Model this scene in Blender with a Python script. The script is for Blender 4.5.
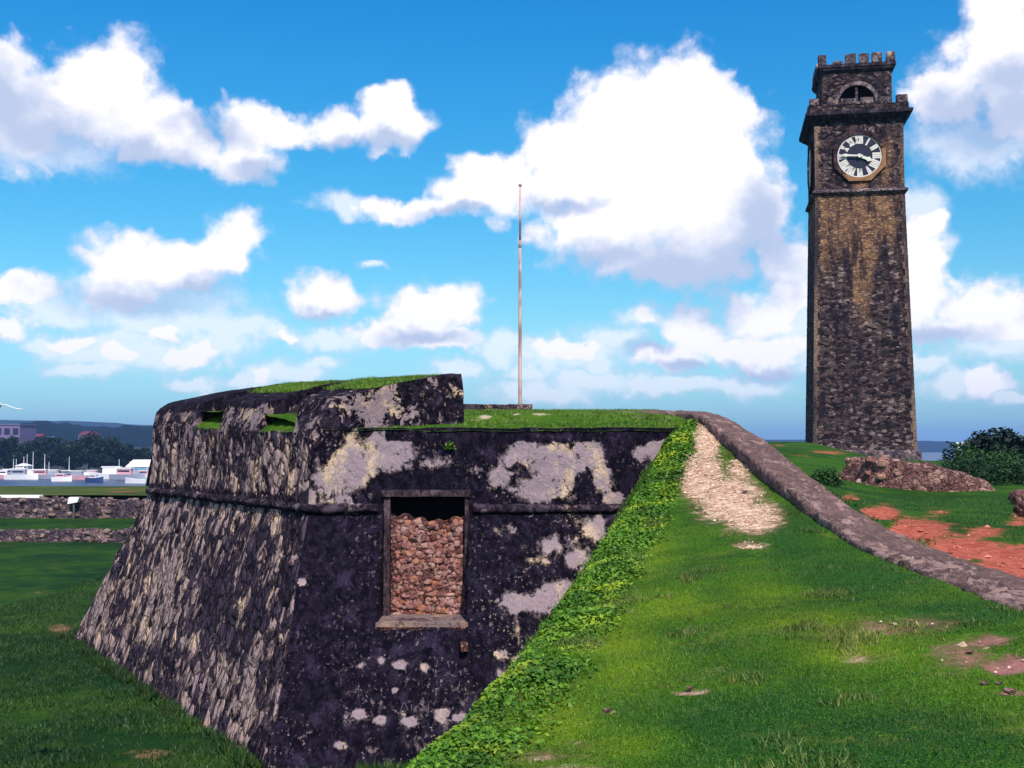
import bpy, math, random
import numpy as np
from mathutils import Vector, Matrix
R = math.radians
random.seed(7); RNG = np.random.default_rng(11)
for o in list(bpy.data.objects): bpy.data.objects.remove(o)
SC = bpy.context.scene; COL = SC.collection

# ------------------------------------------------------------------ camera, world, sun, exposure
F = 1150.0; PITCH = math.atan(64 / F); CP, SP = math.cos(PITCH), math.sin(PITCH)
cam = bpy.data.cameras.new('camera'); cam.sensor_width = 36; cam.lens = F / 1024 * 36
cam.clip_start = 0.1; cam.clip_end = 30000
co = bpy.data.objects.new('camera', cam); COL.objects.link(co); co.rotation_euler = (R(90) + PITCH, 0, 0)
SC.camera = co
SUN_EL, SUN_AZ = R(46), R(165)          # azimuth measured clockwise from +Y (the view)
sdir = Vector((math.sin(SUN_AZ) * math.cos(SUN_EL), math.cos(SUN_AZ) * math.cos(SUN_EL), math.sin(SUN_EL)))
sl = bpy.data.lights.new('sun', 'SUN'); sl.energy = 5.0; sl.angle = R(0.5); sl.color = (1, 0.93, 0.82)
so = bpy.data.objects.new('sun', sl); COL.objects.link(so)
so.rotation_euler = (-sdir).to_track_quat('-Z', 'Y').to_euler(); so.location = sdir * 100
SC.view_settings.view_transform = 'Standard'; SC.view_settings.look = 'None'
SC.view_settings.exposure = 0.1; SC.view_settings.gamma = 1.0; SC.view_settings.use_curve_mapping = False
SC.cycles.max_bounces = 6; SC.cycles.volume_bounces = 0
try: SC.cycles.use_denoising = True
except Exception: pass

def E(px, py, Y):
    """point at depth Y seen at (px, py) of the photograph (only used to read positions off it)"""
    xc, yc = (px - 512) / F, (384 - py) / F
    s = Y / (CP - yc * SP)
    return Vector((xc * s, Y, (SP + yc * CP) * s))
def pix(P):
    P = np.asarray(P, float); fw = P[..., 1] * CP + P[..., 2] * SP; up = -P[..., 1] * SP + P[..., 2] * CP
    fw = np.where(fw < .01, .01, fw)
    return 512 + F * P[..., 0] / fw, 384 - F * up / fw

# ------------------------------------------------------------------ node helper
class N:
    def __init__(s, nt): s.nt = nt; s.n = nt.nodes; s.l = nt.links
    def node(s, t, **k):
        x = s.n.new(t)
        for a, b in k.items(): setattr(x, a, b)
        return x
    def put(s, sock, v):
        if isinstance(v, bpy.types.NodeSocket): s.l.new(v, sock)
        elif v is not None:
            if hasattr(sock.default_value, '__len__') and isinstance(v, (tuple, list)) and len(sock.default_value) == 4 and len(v) == 3: v = (*v, 1)
            sock.default_value = v
    def m(s, op, a, b=None, c=None, clamp=False):
        x = s.node('ShaderNodeMath', operation=op, use_clamp=clamp)
        for i, v in enumerate((a, b, c)):
            if v is not None: s.put(x.inputs[i], v)
        return x.outputs[0]
    def v(s, op, a, b=None, c=None):
        x = s.node('ShaderNodeVectorMath', operation=op)
        for i, w in enumerate((a, b, c)):
            if w is not None: s.put(x.inputs[i], w)
        return x.outputs['Value' if op in ('LENGTH', 'DOT_PRODUCT', 'DISTANCE') else 'Vector']
    def mix(s, f, a, b, blend='MIX'):
        x = s.node('ShaderNodeMix', data_type='RGBA', blend_type=blend)
        s.put(x.inputs['Factor'], f); s.put(x.inputs[6], a); s.put(x.inputs[7], b); return x.outputs[2]
    def ramp(s, x, lo, hi, a=0.0, b=1.0, smooth=True):
        r = s.node('ShaderNodeMapRange'); r.interpolation_type = 'SMOOTHSTEP' if smooth else 'LINEAR'
        s.put(r.inputs[0], x); s.put(r.inputs[1], lo); s.put(r.inputs[2], hi); s.put(r.inputs[3], a); s.put(r.inputs[4], b)
        return r.outputs[0]
    def noise(s, vec, scale, detail=4, rough=.55, out='Fac', dist=0, lac=2.0):
        x = s.node('ShaderNodeTexNoise'); s.put(x.inputs['Vector'], vec)
        x.inputs['Scale'].default_value = scale; x.inputs['Detail'].default_value = detail
        x.inputs['Roughness'].default_value = rough; x.inputs['Distortion'].default_value = dist; x.inputs['Lacunarity'].default_value = lac
        return x.outputs[out]
    def vor(s, vec, scale, out='Distance', feat='F1', rnd=1.0):
        x = s.node('ShaderNodeTexVoronoi', feature=feat); s.put(x.inputs['Vector'], vec)
        x.inputs['Scale'].default_value = scale; x.inputs['Randomness'].default_value = rnd
        return x.outputs[out]
    def attr(s, name, out='Fac'):
        x = s.node('ShaderNodeAttribute', attribute_name=name); return x.outputs[out]
    def pos(s): return s.node('ShaderNodeTexCoord').outputs['Object']

def material(name, fn, rough=.9, spec=.25):
    m = bpy.data.materials.new(name); m.use_nodes = True
    n = N(m.node_tree); b = m.node_tree.nodes['Principled BSDF']
    b.inputs['Roughness'].default_value = rough; b.inputs['Specular IOR Level'].default_value = spec
    r = fn(n)
    if not isinstance(r, tuple) or isinstance(r[0], float): r = (r,)
    n.put(b.inputs['Base Color'], r[0])
    if len(r) > 1 and r[1] is not None:
        bp = n.node('ShaderNodeBump'); bp.inputs['Strength'].default_value = r[3] if len(r) > 3 else .6
        bp.inputs['Distance'].default_value = r[2] if len(r) > 2 else .03
        n.put(bp.inputs['Height'], r[1]); n.l.new(bp.outputs[0], b.inputs['Normal'])
    return m
def plain(name, c, rough=.7, var=.15, scale=6., spec=.3):
    def f(n):
        x = n.noise(n.pos(), scale, 4)
        return (n.mix(x, tuple(v * (1 - var * 2) for v in c), tuple(min(1, v * (1 + var * 2)) for v in c)), x, .01)
    return material(name, f, rough, spec)

# ------------------------------------------------------------------ sky
def build_sky():
    w = bpy.data.worlds.new('World'); SC.world = w; w.use_nodes = True
    nt = w.node_tree; n = N(nt); bg = nt.nodes['Background']
    sky = n.node('ShaderNodeTexSky', sky_type='NISHITA'); sky.sun_disc = False
    sky.sun_elevation = SUN_EL; sky.sun_rotation = SUN_AZ; sky.air_density = 1.0; sky.dust_density = .6; sky.ozone_density = 2.5
    d = n.v('NORMALIZE', n.node('ShaderNodeTexCoord').outputs['Generated'])
    sp = n.node('ShaderNodeSeparateXYZ'); n.put(sp.inputs[0], d)
    az = n.m('ARCTAN2', sp.outputs[0], sp.outputs[1]); el = n.m('ARCSINE', sp.outputs[2])
    cb = n.node('ShaderNodeCombineXYZ'); n.put(cb.inputs[0], az); n.put(cb.inputs[1], el)
    p = cb.outputs[0]
    # the clouds' ragged outline: a warp at two sizes
    def warp(scale, amp, detail):
        c = n.noise(p, scale, detail, .55, 'Color')
        return n.v('MULTIPLY', n.v('SUBTRACT', c, (.5, .5, .5)), (amp, amp, 0))
    pw = n.v('ADD', n.v('ADD', p, warp(11, .034, 2)), warp(44, .024, 5))
    def field(blobs, k=.35):
        cur = None
        for (px, py, rx, ry) in blobs:
            c = E(px, py, 1.0).normalized(); a = math.atan2(c.x, c.y); e = math.asin(c.z)
            ix, iy = F / rx, F / ry
            q = n.v('MULTIPLY_ADD', pw, (ix, iy, 0), (-a * ix, -e * iy, 0))
            L = n.v('LENGTH', q)
            cur = L if cur is None else n.m('SMOOTH_MIN', cur, L, k)
        return n.m('SUBTRACT', 1.0, cur)
    thick = [(660, 120, 75, 75), (610, 125, 60, 55), (712, 122, 48, 46), (640, 180, 110, 70), (730, 165, 46, 56), (560, 160, 55, 48), (510, 190, 55, 38),
             (470, 195, 45, 28), (410, 208, 60, 14), (700, 220, 90, 50), (600, 220, 85, 50), (480, 170, 38, 26), (762, 210, 26, 44), (620, 90, 36, 32), (690, 85, 40, 30),
             (1000, 60, 60, 55), (1000, 20, 45, 40), (950, 95, 40, 32), (1040, 110, 50, 30),
             (110, 80, 50, 48), (95, 110, 60, 40), (150, 130, 55, 32), (190, 140, 40, 26), (30, 110, 55, 60), (10, 80, 35, 45), (245, 130, 32, 38), (280, 125, 40, 22),
             (245, 160, 38, 20), (345, 125, 45, 22), (395, 120, 38, 36), (390, 100, 30, 20),
             (130, 265, 55, 38), (180, 265, 60, 32), (240, 235, 36, 32), (120, 290, 60, 20), (220, 260, 45, 26),
             (325, 300, 38, 26), (420, 315, 55, 30), (400, 335, 60, 14), (455, 305, 35, 26), (440, 340, 50, 14),
             (20, 290, 35, 18), (15, 325, 24, 14), (920, 260, 36, 50), (910, 300, 30, 40), (980, 310, 48, 34), (960, 335, 60, 16), (790, 265, 30, 26), (800, 300, 40, 22),
             (690, 262, 80, 34), (640, 262, 60, 26), (690, 335, 42, 32), (190, 352, 34, 12), (125, 352, 26, 11), (165, 330, 26, 9), (555, 352, 34, 12), (260, 372, 18, 8), (640, 322, 18, 12), (75, 340, 24, 8), (290, 338, 14, 6), (585, 352, 24, 10), (930, 225, 20, 18), (1010, 335, 24, 14), (760, 320, 46, 30), (770, 355, 50, 22), (665, 360, 40, 16), (725, 350, 40, 16), (560, 350, 48, 14), (985, 385, 26, 14)]
    thin = [(50, 345, 30, 10), (130, 335, 20, 8), (235, 375, 20, 8), (190, 378, 24, 7), (320, 362, 26, 8), (525, 372, 30, 9), (600, 365, 24, 9), (640, 385, 20, 7), (430, 385, 30, 8), (930, 365, 24, 9), (1010, 400, 24, 8), (370, 268, 14, 5), (170, 320, 90, 18), (330, 340, 40, 12), (230, 330, 50, 14), (60, 310, 50, 14), (120, 350, 70, 20), (610, 345, 40, 18), (860, 330, 30, 40), (500, 350, 30, 16), (1000, 345, 50, 20), (960, 385, 40, 14), (285, 372, 40, 14), (740, 385, 50, 12), (540, 390, 60, 14), (150, 350, 60, 16), (210, 345, 45, 14), (70, 340, 40, 10), (300, 375, 30, 10), (255, 375, 24, 12), (280, 335, 25, 8), (560, 355, 60, 18), (640, 320, 30, 14),
            (590, 380, 60, 12), (460, 370, 30, 10), (820, 330, 60, 40), (920, 205, 22, 16), (90, 368, 40, 8), (980, 140, 70, 30), (40, 140, 70, 30), (680, 385, 60, 10), (150, 300, 90, 22), (350, 205, 40, 10)]
    shade = [(690, 280, 120, 46), (700, 275, 95, 40), (745, 255, 60, 46), (640, 280, 70, 24), (760, 225, 30, 50), (600, 258, 60, 20), (560, 205, 50, 10), (1000, 118, 90, 36), (960, 110, 50, 18), (1010, 80, 40, 22), (40, 130, 70, 34), (10, 100, 45, 50), (150, 158, 60, 18),
             (140, 300, 90, 18), (250, 168, 40, 14), (390, 140, 50, 12), (360, 142, 60, 10), (420, 340, 50, 9), (200, 290, 60, 14), (940, 340, 60, 14), (770, 372, 60, 10), (690, 368, 50, 8), (320, 320, 34, 8), (640, 350, 30, 8), (210, 130, 50, 16), (450, 215, 50, 8)]
    ft = field(thick); fn_ = field(thin); fs = field(shade, .5)
    det = n.noise(p, 70, 6, .6); det2 = n.noise(p, 26, 5, .6); bil = n.vor(pw, 60, 'Distance', 'SMOOTH_F1')
    dn = n.m('ADD', n.m('MULTIPLY', n.m('SUBTRACT', det, .5), .55), n.m('MULTIPLY', n.m('SUBTRACT', .42, bil), .65))
    a1 = n.ramp(n.m('ADD', ft, dn), -.11, .42)
    a2 = n.m('MULTIPLY', n.ramp(n.m('ADD', fn_, n.m('MULTIPLY', n.m('SUBTRACT', det, .5), 1.2)), -.45, .6), .68)
    # added loose cloud outside the view, its cover raised to whiten the ambient light
    far = n.ramp(n.noise(n.v('MULTIPLY', d, (1, 1, 3)), 2.6, 6, .6), .42, .62)
    out = n.ramp(n.m('ABSOLUTE', az), .48, .75)
    a3 = n.m('MULTIPLY', n.m('MULTIPLY', far, out), .85)
    alpha = n.m('MAXIMUM', n.m('MAXIMUM', a1, a2), a3)
    sh = n.m('MULTIPLY', n.ramp(n.m('ADD', fs, n.m('MULTIPLY', n.m('SUBTRACT', det2, .5), 1.3)), -.3, .75), .85)
    body = n.mix(n.ramp(n.m('ADD', n.m('MAXIMUM', ft, fn_), n.m('MULTIPLY', n.m('SUBTRACT', det, .5), .9)), -.1, .5), (.80, .82, .98), (1.12, 1.08, 1.12))
    cc = n.mix(sh, body, (.43, .53, .76))
    hs = n.node('ShaderNodeHueSaturation'); hs.inputs['Hue'].default_value = .487; hs.inputs['Saturation'].default_value = 1.35; hs.inputs['Value'].default_value = 1.0
    n.l.new(sky.outputs[0], hs.inputs['Color'])
    SK = .10
    blue = n.v('MULTIPLY', hs.outputs[0], (SK, SK, SK))
    # the low sky pales and turns to cyan
    cr = n.node('ShaderNodeValToRGB'); n.put(cr.inputs[0], n.m('MULTIPLY', el, 2.0)); cr.color_ramp.elements[0].color = (.50, .98, 1.42, 1); cr.color_ramp.elements[1].position = .84; cr.color_ramp.elements[1].color = (.17, 1.18, 1.66, 1)
    for q_, c_ in ((.2, (.95, 1.28, 1.30, 1)), (.46, (.58, 1.28, 1.42, 1))): e_ = cr.color_ramp.elements.new(q_); e_.color = c_
    tint = cr.outputs[0]
    blue = n.mix(1.0, blue, tint, 'MULTIPLY')
    fin = n.mix(n.m('MULTIPLY', alpha, .97), blue, cc)
    n.l.new(fin, bg.inputs[0]); bg.inputs[1].default_value = 1.0
    return sky
build_sky()

# ------------------------------------------------------------------ numeric noise
def _h(ix, iy, iz, s):
    x = (ix.astype(np.int64) * 374761393 + iy.astype(np.int64) * 668265263 + iz.astype(np.int64) * 2147483647 + s * 974634777) & 0xffffffff
    x = ((x ^ (x >> 13)) * 1274126177) & 0xffffffff
    x = ((x ^ (x >> 16)) * 2246822519) & 0xffffffff
    return ((x ^ (x >> 15)) & 0xffff) / 65535.0
def vnoise(P, s=0):
    f = np.floor(P); t = P - f; t = t * t * (3 - 2 * t); i = f.astype(np.int64); r = 0
    for dx in (0, 1):
        for dy in (0, 1):
            for dz in (0, 1):
                w = (t[:, 0] if dx else 1 - t[:, 0]) * (t[:, 1] if dy else 1 - t[:, 1]) * (t[:, 2] if dz else 1 - t[:, 2])
                r = r + w * _h(i[:, 0] + dx, i[:, 1] + dy, i[:, 2] + dz, s)
    return r
def fbm(P, scale=1., oct=4, s=0, g=.5):
    P = np.asarray(P, float).reshape(-1, 3) * np.asarray(scale); a = 1; r = 0; t = 0
    for k in range(oct):
        r = r + a * vnoise(P + 17.3 * k, s + k); t += a; a *= g; P = P * 2.03
    return r / t - .5          # about -.5 .. .5
def sstep(x, a, b):
    t = np.clip((x - a) / (b - a), 0, 1); return t * t * (3 - 2 * t)

# ------------------------------------------------------------------ object helpers
def tag(o, label=None, cat=None, group=None, kind=None):
    if label: o['label'] = label
    if cat: o['category'] = cat
    if group: o['group'] = group
    if kind: o['kind'] = kind
    return o
def mesh(name, V, Fc, mat, parent=None, smooth=False, attrs=None):
    me = bpy.data.meshes.new(name)
    V = np.asarray(V, float)
    if isinstance(Fc, np.ndarray):
        k = Fc.shape[1]; nf = len(Fc)
        me.vertices.add(len(V)); me.vertices.foreach_set('co', V.ravel().astype(np.float32))
        me.loops.add(nf * k); me.loops.foreach_set('vertex_index', Fc.ravel().astype(np.int32))
        me.polygons.add(nf); me.polygons.foreach_set('loop_start', np.arange(0, nf * k, k, dtype=np.int32))
        me.update(calc_edges=True); me.validate()
    else:
        me.from_pydata([tuple(v) for v in V], [], [tuple(f) for f in Fc]); me.update()
    for a, vals in (attrs or {}).items():
        at = me.attributes.new(a, 'FLOAT', 'POINT'); at.data.foreach_set('value', np.asarray(vals, np.float32))
    me.polygons.foreach_set('use_smooth', np.full(len(me.polygons), smooth))
    if mat: me.materials.append(mat)
    o = bpy.data.objects.new(name, me); COL.objects.link(o)
    if parent: o.parent = parent
    return o
def empty(name, loc=(0, 0, 0), rz=0):
    o = bpy.data.objects.new(name, None); COL.objects.link(o); o.location = loc; o.rotation_euler = (0, 0, rz); o.empty_display_size = .3
    return o
def gridf(nu, nv, keep=None):
    i = np.arange(nu - 1)[:, None] * nv + np.arange(nv - 1)[None, :]
    f = np.stack([i, i + nv, i + nv + 1, i + 1], -1).reshape(-1, 4)
    return f if keep is None else f[keep.reshape(-1)]
class MB:
    """collects boxes, tubes and prisms into one mesh"""
    def __init__(s): s.V = []; s.F = []
    def add(s, V, F_):
        b = len(s.V); s.V += [tuple(v) for v in V]; s.F += [tuple(i + b for i in f) for f in F_]; return s
    def box(s, x0, x1, y0, y1, z0, z1, j=0, M=None):
        V = [Vector((x, y, z)) for z in (z0, z1) for y in (y0, y1) for x in (x0, x1)]
        if j: V = [v + Vector([random.uniform(-j, j) for _ in range(3)]) for v in V]
        if M: V = [M @ v for v in V]
        return s.add(V, [(0, 2, 3, 1), (4, 5, 7, 6), (0, 1, 5, 4), (2, 6, 7, 3), (0, 4, 6, 2), (1, 3, 7, 5)])
    def frus(s, z0, z1, a0, a1):      # square frustum centred on the axis
        V = [(sx * a, sy * a, z) for z, a in ((z0, a0), (z1, a1)) for sx, sy in ((-1, -1), (1, -1), (1, 1), (-1, 1))]
        return s.add(V, [(0, 3, 2, 1), (4, 5, 6, 7)] + [(i, (i + 1) % 4, 4 + (i + 1) % 4, 4 + i) for i in range(4)])
    def tube(s, pts, rad, seg=8, cap=True):
        pts = [Vector(p) for p in pts]; base = len(s.V); n = len(pts)
        for i, p in enumerate(pts):
            t = (pts[min(i + 1, n - 1)] - pts[max(i - 1, 0)]).normalized()
            a = t.cross(Vector((0, 0, 1)) if abs(t.z) < .95 else Vector((1, 0, 0))).normalized(); b = t.cross(a)
            r = rad[i] if hasattr(rad, '__len__') else rad
            for k in range(seg):
                an = 2 * math.pi * k / seg; s.V.append(tuple(p + a * (r * math.cos(an)) + b * (r * math.sin(an))))
        for i in range(n - 1):
            for k in range(seg):
                q = base + i * seg + k; q2 = base + i * seg + (k + 1) % seg
                s.F.append((q, q2, q2 + seg, q + seg))
        if cap: s.F.append(tuple(base + k for k in range(seg))[::-1]); s.F.append(tuple(base + (n - 1) * seg + k for k in range(seg)))
        return s
    def prism(s, P, y0, y1, M=None):   # polygon in XZ, extruded along Y
        n = len(P); V = [Vector((x, y, z)) for y in (y0, y1) for x, z in P]
        if M: V = [M @ v for v in V]
        return s.add(V, [tuple(range(n)), tuple(range(2 * n - 1, n - 1, -1))] + [(i, i + n, (i + 1) % n + n, (i + 1) % n) for i in range(n)])
    def build(s, name, mat, parent=None, smooth=False, bevel=0):
        o = mesh(name, s.V, s.F, mat, parent, smooth)
        if bevel:
            b = o.modifiers.new('bevel', 'BEVEL'); b.width = bevel; b.segments = 2; b.limit_method = 'ANGLE'
        return o

# ------------------------------------------------------------------ materials
def grass_mat(name, dark, mid, light, dirt=(.30, .17, .10), dirt2=(.5, .33, .22), sc=1., bare=.62, tone=False):
    def f(n):
        p = n.pos(); a = n.attr('dirt')
        big = n.noise(p, .35 * sc, 3, .5); mi = n.noise(p, 2.2 * sc, 5, .6); fi = n.noise(p, 26 * sc, 4, .75); vf = n.noise(p, 90 * sc, 2, .7)
        c = n.mix(n.ramp(big, .35, .65), dark, mid)
        c = n.mix(n.ramp(n.m('ADD', n.m('MULTIPLY', mi, .7), n.m('MULTIPLY', big, .3)), .42, .66), c, light)
        if tone:
            t_ = n.m('MULTIPLY_ADD', n.m('SUBTRACT', mi, .5), .8, n.attr('tone'))
            c = n.mix(n.ramp(t_, .1, .5), dark, mid); c = n.mix(n.ramp(t_, .45, .95), c, light)
        c = n.mix(n.ramp(fi, .3, .7, .55, 0), c, tuple(v * .3 for v in dark))
        c = n.mix(n.ramp(vf, .5, .75, 0, .5), c, tuple(v * 1.6 for v in light))
        dry = n.ramp(n.noise(n.v('ADD', p, (7, 3, 1)), 1.1 * sc, 5, .7), .56, .74, 0, .45)
        c = n.mix(dry, c, tuple((l * .8 + d * .35) for l, d in zip(light, dirt)))
        if tone:
            bw = n.ramp(n.m('ADD', a, n.m('MULTIPLY', n.m('SUBTRACT', n.noise(p, 3, 6, .75), .5), 1.1)), .22, .62, 0, .75)
            c = n.mix(bw, c, n.mix(fi, (.07, .050, .022), (.17, .12, .05)))
        dm = n.ramp(n.m('ADD', a, n.m('MULTIPLY', n.m('SUBTRACT', n.noise(p, 5 * sc, 6, .75), .5), 1.5)), bare - (.28 if tone else .2), bare + .18)
        dc = n.mix(n.ramp(n.noise(p, 9 * sc, 5, .7), .35, .68), dirt, dirt2)
        dc = n.mix(n.ramp(n.noise(p, 30 * sc, 3, .7), .58, .68, 0, .6), dc, tuple(min(1, v * 1.35) for v in dirt2))
        dc = n.mix(n.ramp(n.noise(n.v('ADD', p, (9, 1, 4)), 14 * sc, 4, .7), .55, .70, 0, .7), dc, tuple(v * .45 for v in dirt))
        if tone:
            sx = n.node('ShaderNodeSeparateXYZ'); n.put(sx.inputs[0], p)
            red = n.m('MULTIPLY', n.ramp(sx.outputs[0], 1.6, 2.3), n.ramp(sx.outputs[1], 9.5, 8.5))
            dc = n.mix(n.m('MULTIPLY', red, .9), dc, n.mix(n.noise(p, 14, 5, .7), (.16, .05, .045), (.50, .20, .19)))
        c = n.mix(dm, c, dc)
        h = n.m('ADD', n.m('MULTIPLY', fi, .6), n.m('MULTIPLY', mi, .6))
        return (c, h, .05, .9)
    return material(name, f, .95, .08)
M_TURF = grass_mat('turf', (.014, .085, .010), (.060, .170, .007), (.19, .28, .010), (.38, .19, .12), (.84, .58, .43), 1., .62, True)
M_LAWN = grass_mat('lawn', (.004, .030, .008), (.014, .062, .007), (.040, .090, .008), (.13, .075, .03), (.32, .17, .11), .6, .60)
M_TERR = grass_mat('terreplein_grass', (.03, .10, .006), (.06, .15, .008), (.11, .21, .012), (.45, .34, .22), (.68, .56, .40), 1.6, .60)
M_OUT = grass_mat('outer_grass', (.012, .055, .008), (.026, .10, .008), (.055, .13, .01), (.33, .06, .038), (.54, .15, .095), .8, .60)
M_STRIP = grass_mat('far_grass', (.04, .07, .015), (.08, .11, .02), (.12, .13, .03), (.2, .07, .04), (.3, .1, .06), .3, .7)

def stone_mat(name, dark, mid, pale, warm, streak=1., cut=.56, soft=.06, msc=1.3, speck=.62, bump=.06, cells=0., csc=4., gain=1., crack=.15, joint=.7, yst=1.):
    """weathered lime masonry: black lichen over grey-violet plaster and tan stone; 'pale' raises the bare plaster"""
    def f(n):
        p = n.pos(); ps = n.v('MULTIPLY', p, (1, yst, streak)); a = n.attr('pale')
        wrp = n.v('ADD', ps, n.v('MULTIPLY', n.v('SUBTRACT', n.noise(ps, 3, 3, .6, 'Color'), (.5, .5, .5)), (.35, .35, .35)))
        big = n.noise(wrp, msc, 6, .62); med = n.noise(wrp, msc * 4.5, 6, .68); fine = n.noise(p, 28, 5, .7)
        base = n.mix(n.ramp(med, .40, .66), dark, mid); base = n.mix(n.ramp(n.noise(n.v('ADD', wrp, (2, 5, 8)), msc * 1.6, 6, .7), .52, .68, 0, .6), base, tuple(v * 2.6 for v in mid))
        val = n.m('ADD', n.m('MULTIPLY', n.m('SUBTRACT', n.m('ADD', n.m('MULTIPLY', big, .55), n.m('MULTIPLY', med, .45)), .5), gain), n.m('MULTIPLY_ADD', a, .30, .5))
        if cells:
            cw_ = n.v('MULTIPLY', wrp, (1, 1, 1.25)); r_ = n.node('ShaderNodeSeparateColor'); n.put(r_.inputs[0], n.vor(cw_, csc, 'Color')); ed = n.vor(cw_, csc, 'Distance', 'DISTANCE_TO_EDGE')
            val = n.m('ADD', val, n.m('MULTIPLY', n.m('SUBTRACT', r_.outputs[0], .5), cells))
            base = n.mix(n.m('MULTIPLY', r_.outputs[1], .5), base, tuple(min(1, v * 1.5) for v in mid))
        m1 = n.ramp(val, cut, cut + soft)
        pc = n.mix(n.ramp(n.noise(n.v('ADD', ps, (3, 9, 4)), 1.9, 5, .65), .50, .66), pale, warm)
        pc = n.mix(n.ramp(fine, .35, .75, .45, 0), pc, tuple(v * .45 for v in pale))
        c = n.mix(m1, base, pc)
        sp = n.ramp(n.noise(n.v('ADD', ps, (11, 2, 7)), msc * 9, 5, .72), speck, speck + .07)
        c = n.mix(n.m('MULTIPLY', sp, n.m('MULTIPLY', n.ramp(a, -.75, .1, .25, .85), n.ramp(n.noise(n.v('ADD', p, (6, 1, 2)), 1.1, 4, .6), .42, .60, .12, 1))), c, pc)
        hole = n.ramp(n.noise(n.v('ADD', ps, (1, 22, 7)), msc * 3.2, 5, .7), .60, .66)
        c = n.mix(n.m('MULTIPLY', hole, .85), c, dark)
        crk = n.ramp(n.vor(n.v('MULTIPLY', wrp, (1, 1, 1.6)), 1.7, 'Distance', 'DISTANCE_TO_EDGE'), 0, .03, crack, 0)
        c = n.mix(crk, c, tuple(v * .4 for v in dark))
        h = n.m('ADD', n.m('ADD', n.m('MULTIPLY', med, .9), n.m('MULTIPLY', fine, .25)), n.m('MULTIPLY', m1, .55))
        if cells:
            c = n.mix(n.ramp(ed, 0, .10, joint, 0), c, dark); h = n.m('ADD', h, n.m('MULTIPLY', n.ramp(ed, 0, .2), .6))
        return (c, h, bump, 1.0)
    return material(name, f, .95, .05)
DK = (.004, .003, .008)
M_FRONT = stone_mat('front_masonry', DK, (.017, .012, .026), (.36, .265, .30), (.74, .53, .35), .8, .61, .15, 1.7, .575, gain=1.9, crack=.1)
M_SIDE = stone_mat('flank_masonry', (.006, .004, .010), (.055, .038, .060), (.50, .34, .33), (.86, .58, .38), .58, .52, .09, 1.4, .57, .10, .42, 4.4, 2.2, .0)
M_MERL = stone_mat('merlon_stone', DK, (.030, .021, .036), (.32, .225, .25), (.74, .52, .33), .9, .62, .06, 2.0, .60, gain=2.2, crack=.1)
M_CORDON = stone_mat('cordon_stone', (.008, .006, .012), (.04, .028, .042), (.20, .14, .17), (.30, .20, .15), 1, .53, .1, 2, .62, .03, gain=1.6)
M_FRAME = stone_mat('window_stone', (.02, .013, .02), (.075, .05, .06), (.26, .18, .18), (.42, .27, .18), .5, .55, .14, 3, .6, .02)
M_COPE = stone_mat('coping_stone', (.12, .072, .068), (.24, .142, .128), (.36, .225, .20), (.48, .32, .25), 1, .49, .12, 2.6, .60, .035, gain=1.6, yst=.4)
M_RUBBLE = stone_mat('rubble_stone', (.035, .018, .022), (.26, .115, .11), (.52, .28, .25), (.66, .42, .30), 1, .50, .10, 2.6, .56, .12, .30, 5.0, 1.8, joint=.35)
M_RUBGREY = stone_mat('rubble_grey', (.02, .015, .025), (.10, .07, .09), (.34, .22, .23), (.46, .30, .22), 1, .54, .10, .9, .56, .10, .30, 3.6, 2.0, joint=.4)
M_INFILL = stone_mat('infill_rubble', (.02, .008, .010), (.20, .075, .075), (.54, .27, .25), (.70, .30, .12), 1, .50, .12, 3.0, .56, .08, .30, 13, 1.8)
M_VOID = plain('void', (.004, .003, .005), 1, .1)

# ------------------------------------------------------------------ key lines read off the photograph
def table(rows): return np.array([tuple(E(*r)) for r in rows])
EDGE = table([(433, 768, 5.5), (486, 721, 6.2), (526, 669, 7.2), (566, 623, 8.6), (599, 570, 11), (619, 540, 12.8), (633, 516, 14.2), (654, 487, 16.2), (677, 440, 19.0), (684, 428, 20.0)])
EDGE = np.vstack([[(-2.9, -8, -1.75), (-1.9, 0, -1.62)], EDGE, [(3.05, 20.6, .42)]])
WL = table([(700, 415, 20.2), (736, 446, 16.9), (765, 469, 15), (809, 506, 12.8), (853, 539, 11.1), (906, 563, 9.6), (949, 582, 8.7), (992, 598, 7.9), (1024, 605, 7.4)])[::-1]
WR = table([(724, 416, 20.9), (765, 440, 17.5), (809, 475, 14.9), (853, 507, 13), (892, 529, 11.65), (935, 547, 10.5), (978, 563, 9.5), (1024, 578, 8.65)])[::-1]
WL = np.vstack([[(3.25, -8, -1.15), (3.28, 2, -1.08)], WL]); WR = np.vstack([[(3.85, -8, -1.15), (3.87, 2, -1.06)], WR])
def at(T, y, c): return np.interp(y, T[:, 1], T[:, c])

# ------------------------------------------------------------------ ramp
def wall_h(y): return np.interp(y, [0, 9, 11, 13, 15, 18, 20.3], [.04, .035, .07, .12, .17, .17, .10])
def smooth_at(T, y, c):
    return sum(at(T, y + d, c) * w for d, w in ((-.6, .2), (-.3, .2), (0, .2), (.3, .2), (.6, .2)))
def ramp_z(x, y):
    xe, ze = at(EDGE, y, 0), smooth_at(EDGE, y, 2); xw = at(WL, y, 0); zw = smooth_at(WL, y, 2) - wall_h(y)
    t = np.clip((x - xe) / (xw - xe), 0, 1.2)
    return ze + (zw - ze) * t + .06 * np.sin(np.pi * np.clip(t, 0, 1))
def blob(P, blobs):
    px, py = pix(P); r = np.zeros(len(P))
    for (cx, cy, rx, ry, s) in blobs:
        d = ((px - cx) / rx) ** 2 + ((py - cy) / ry) ** 2; r = np.maximum(r, s * np.exp(-d * 1.1))
    return r
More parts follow.
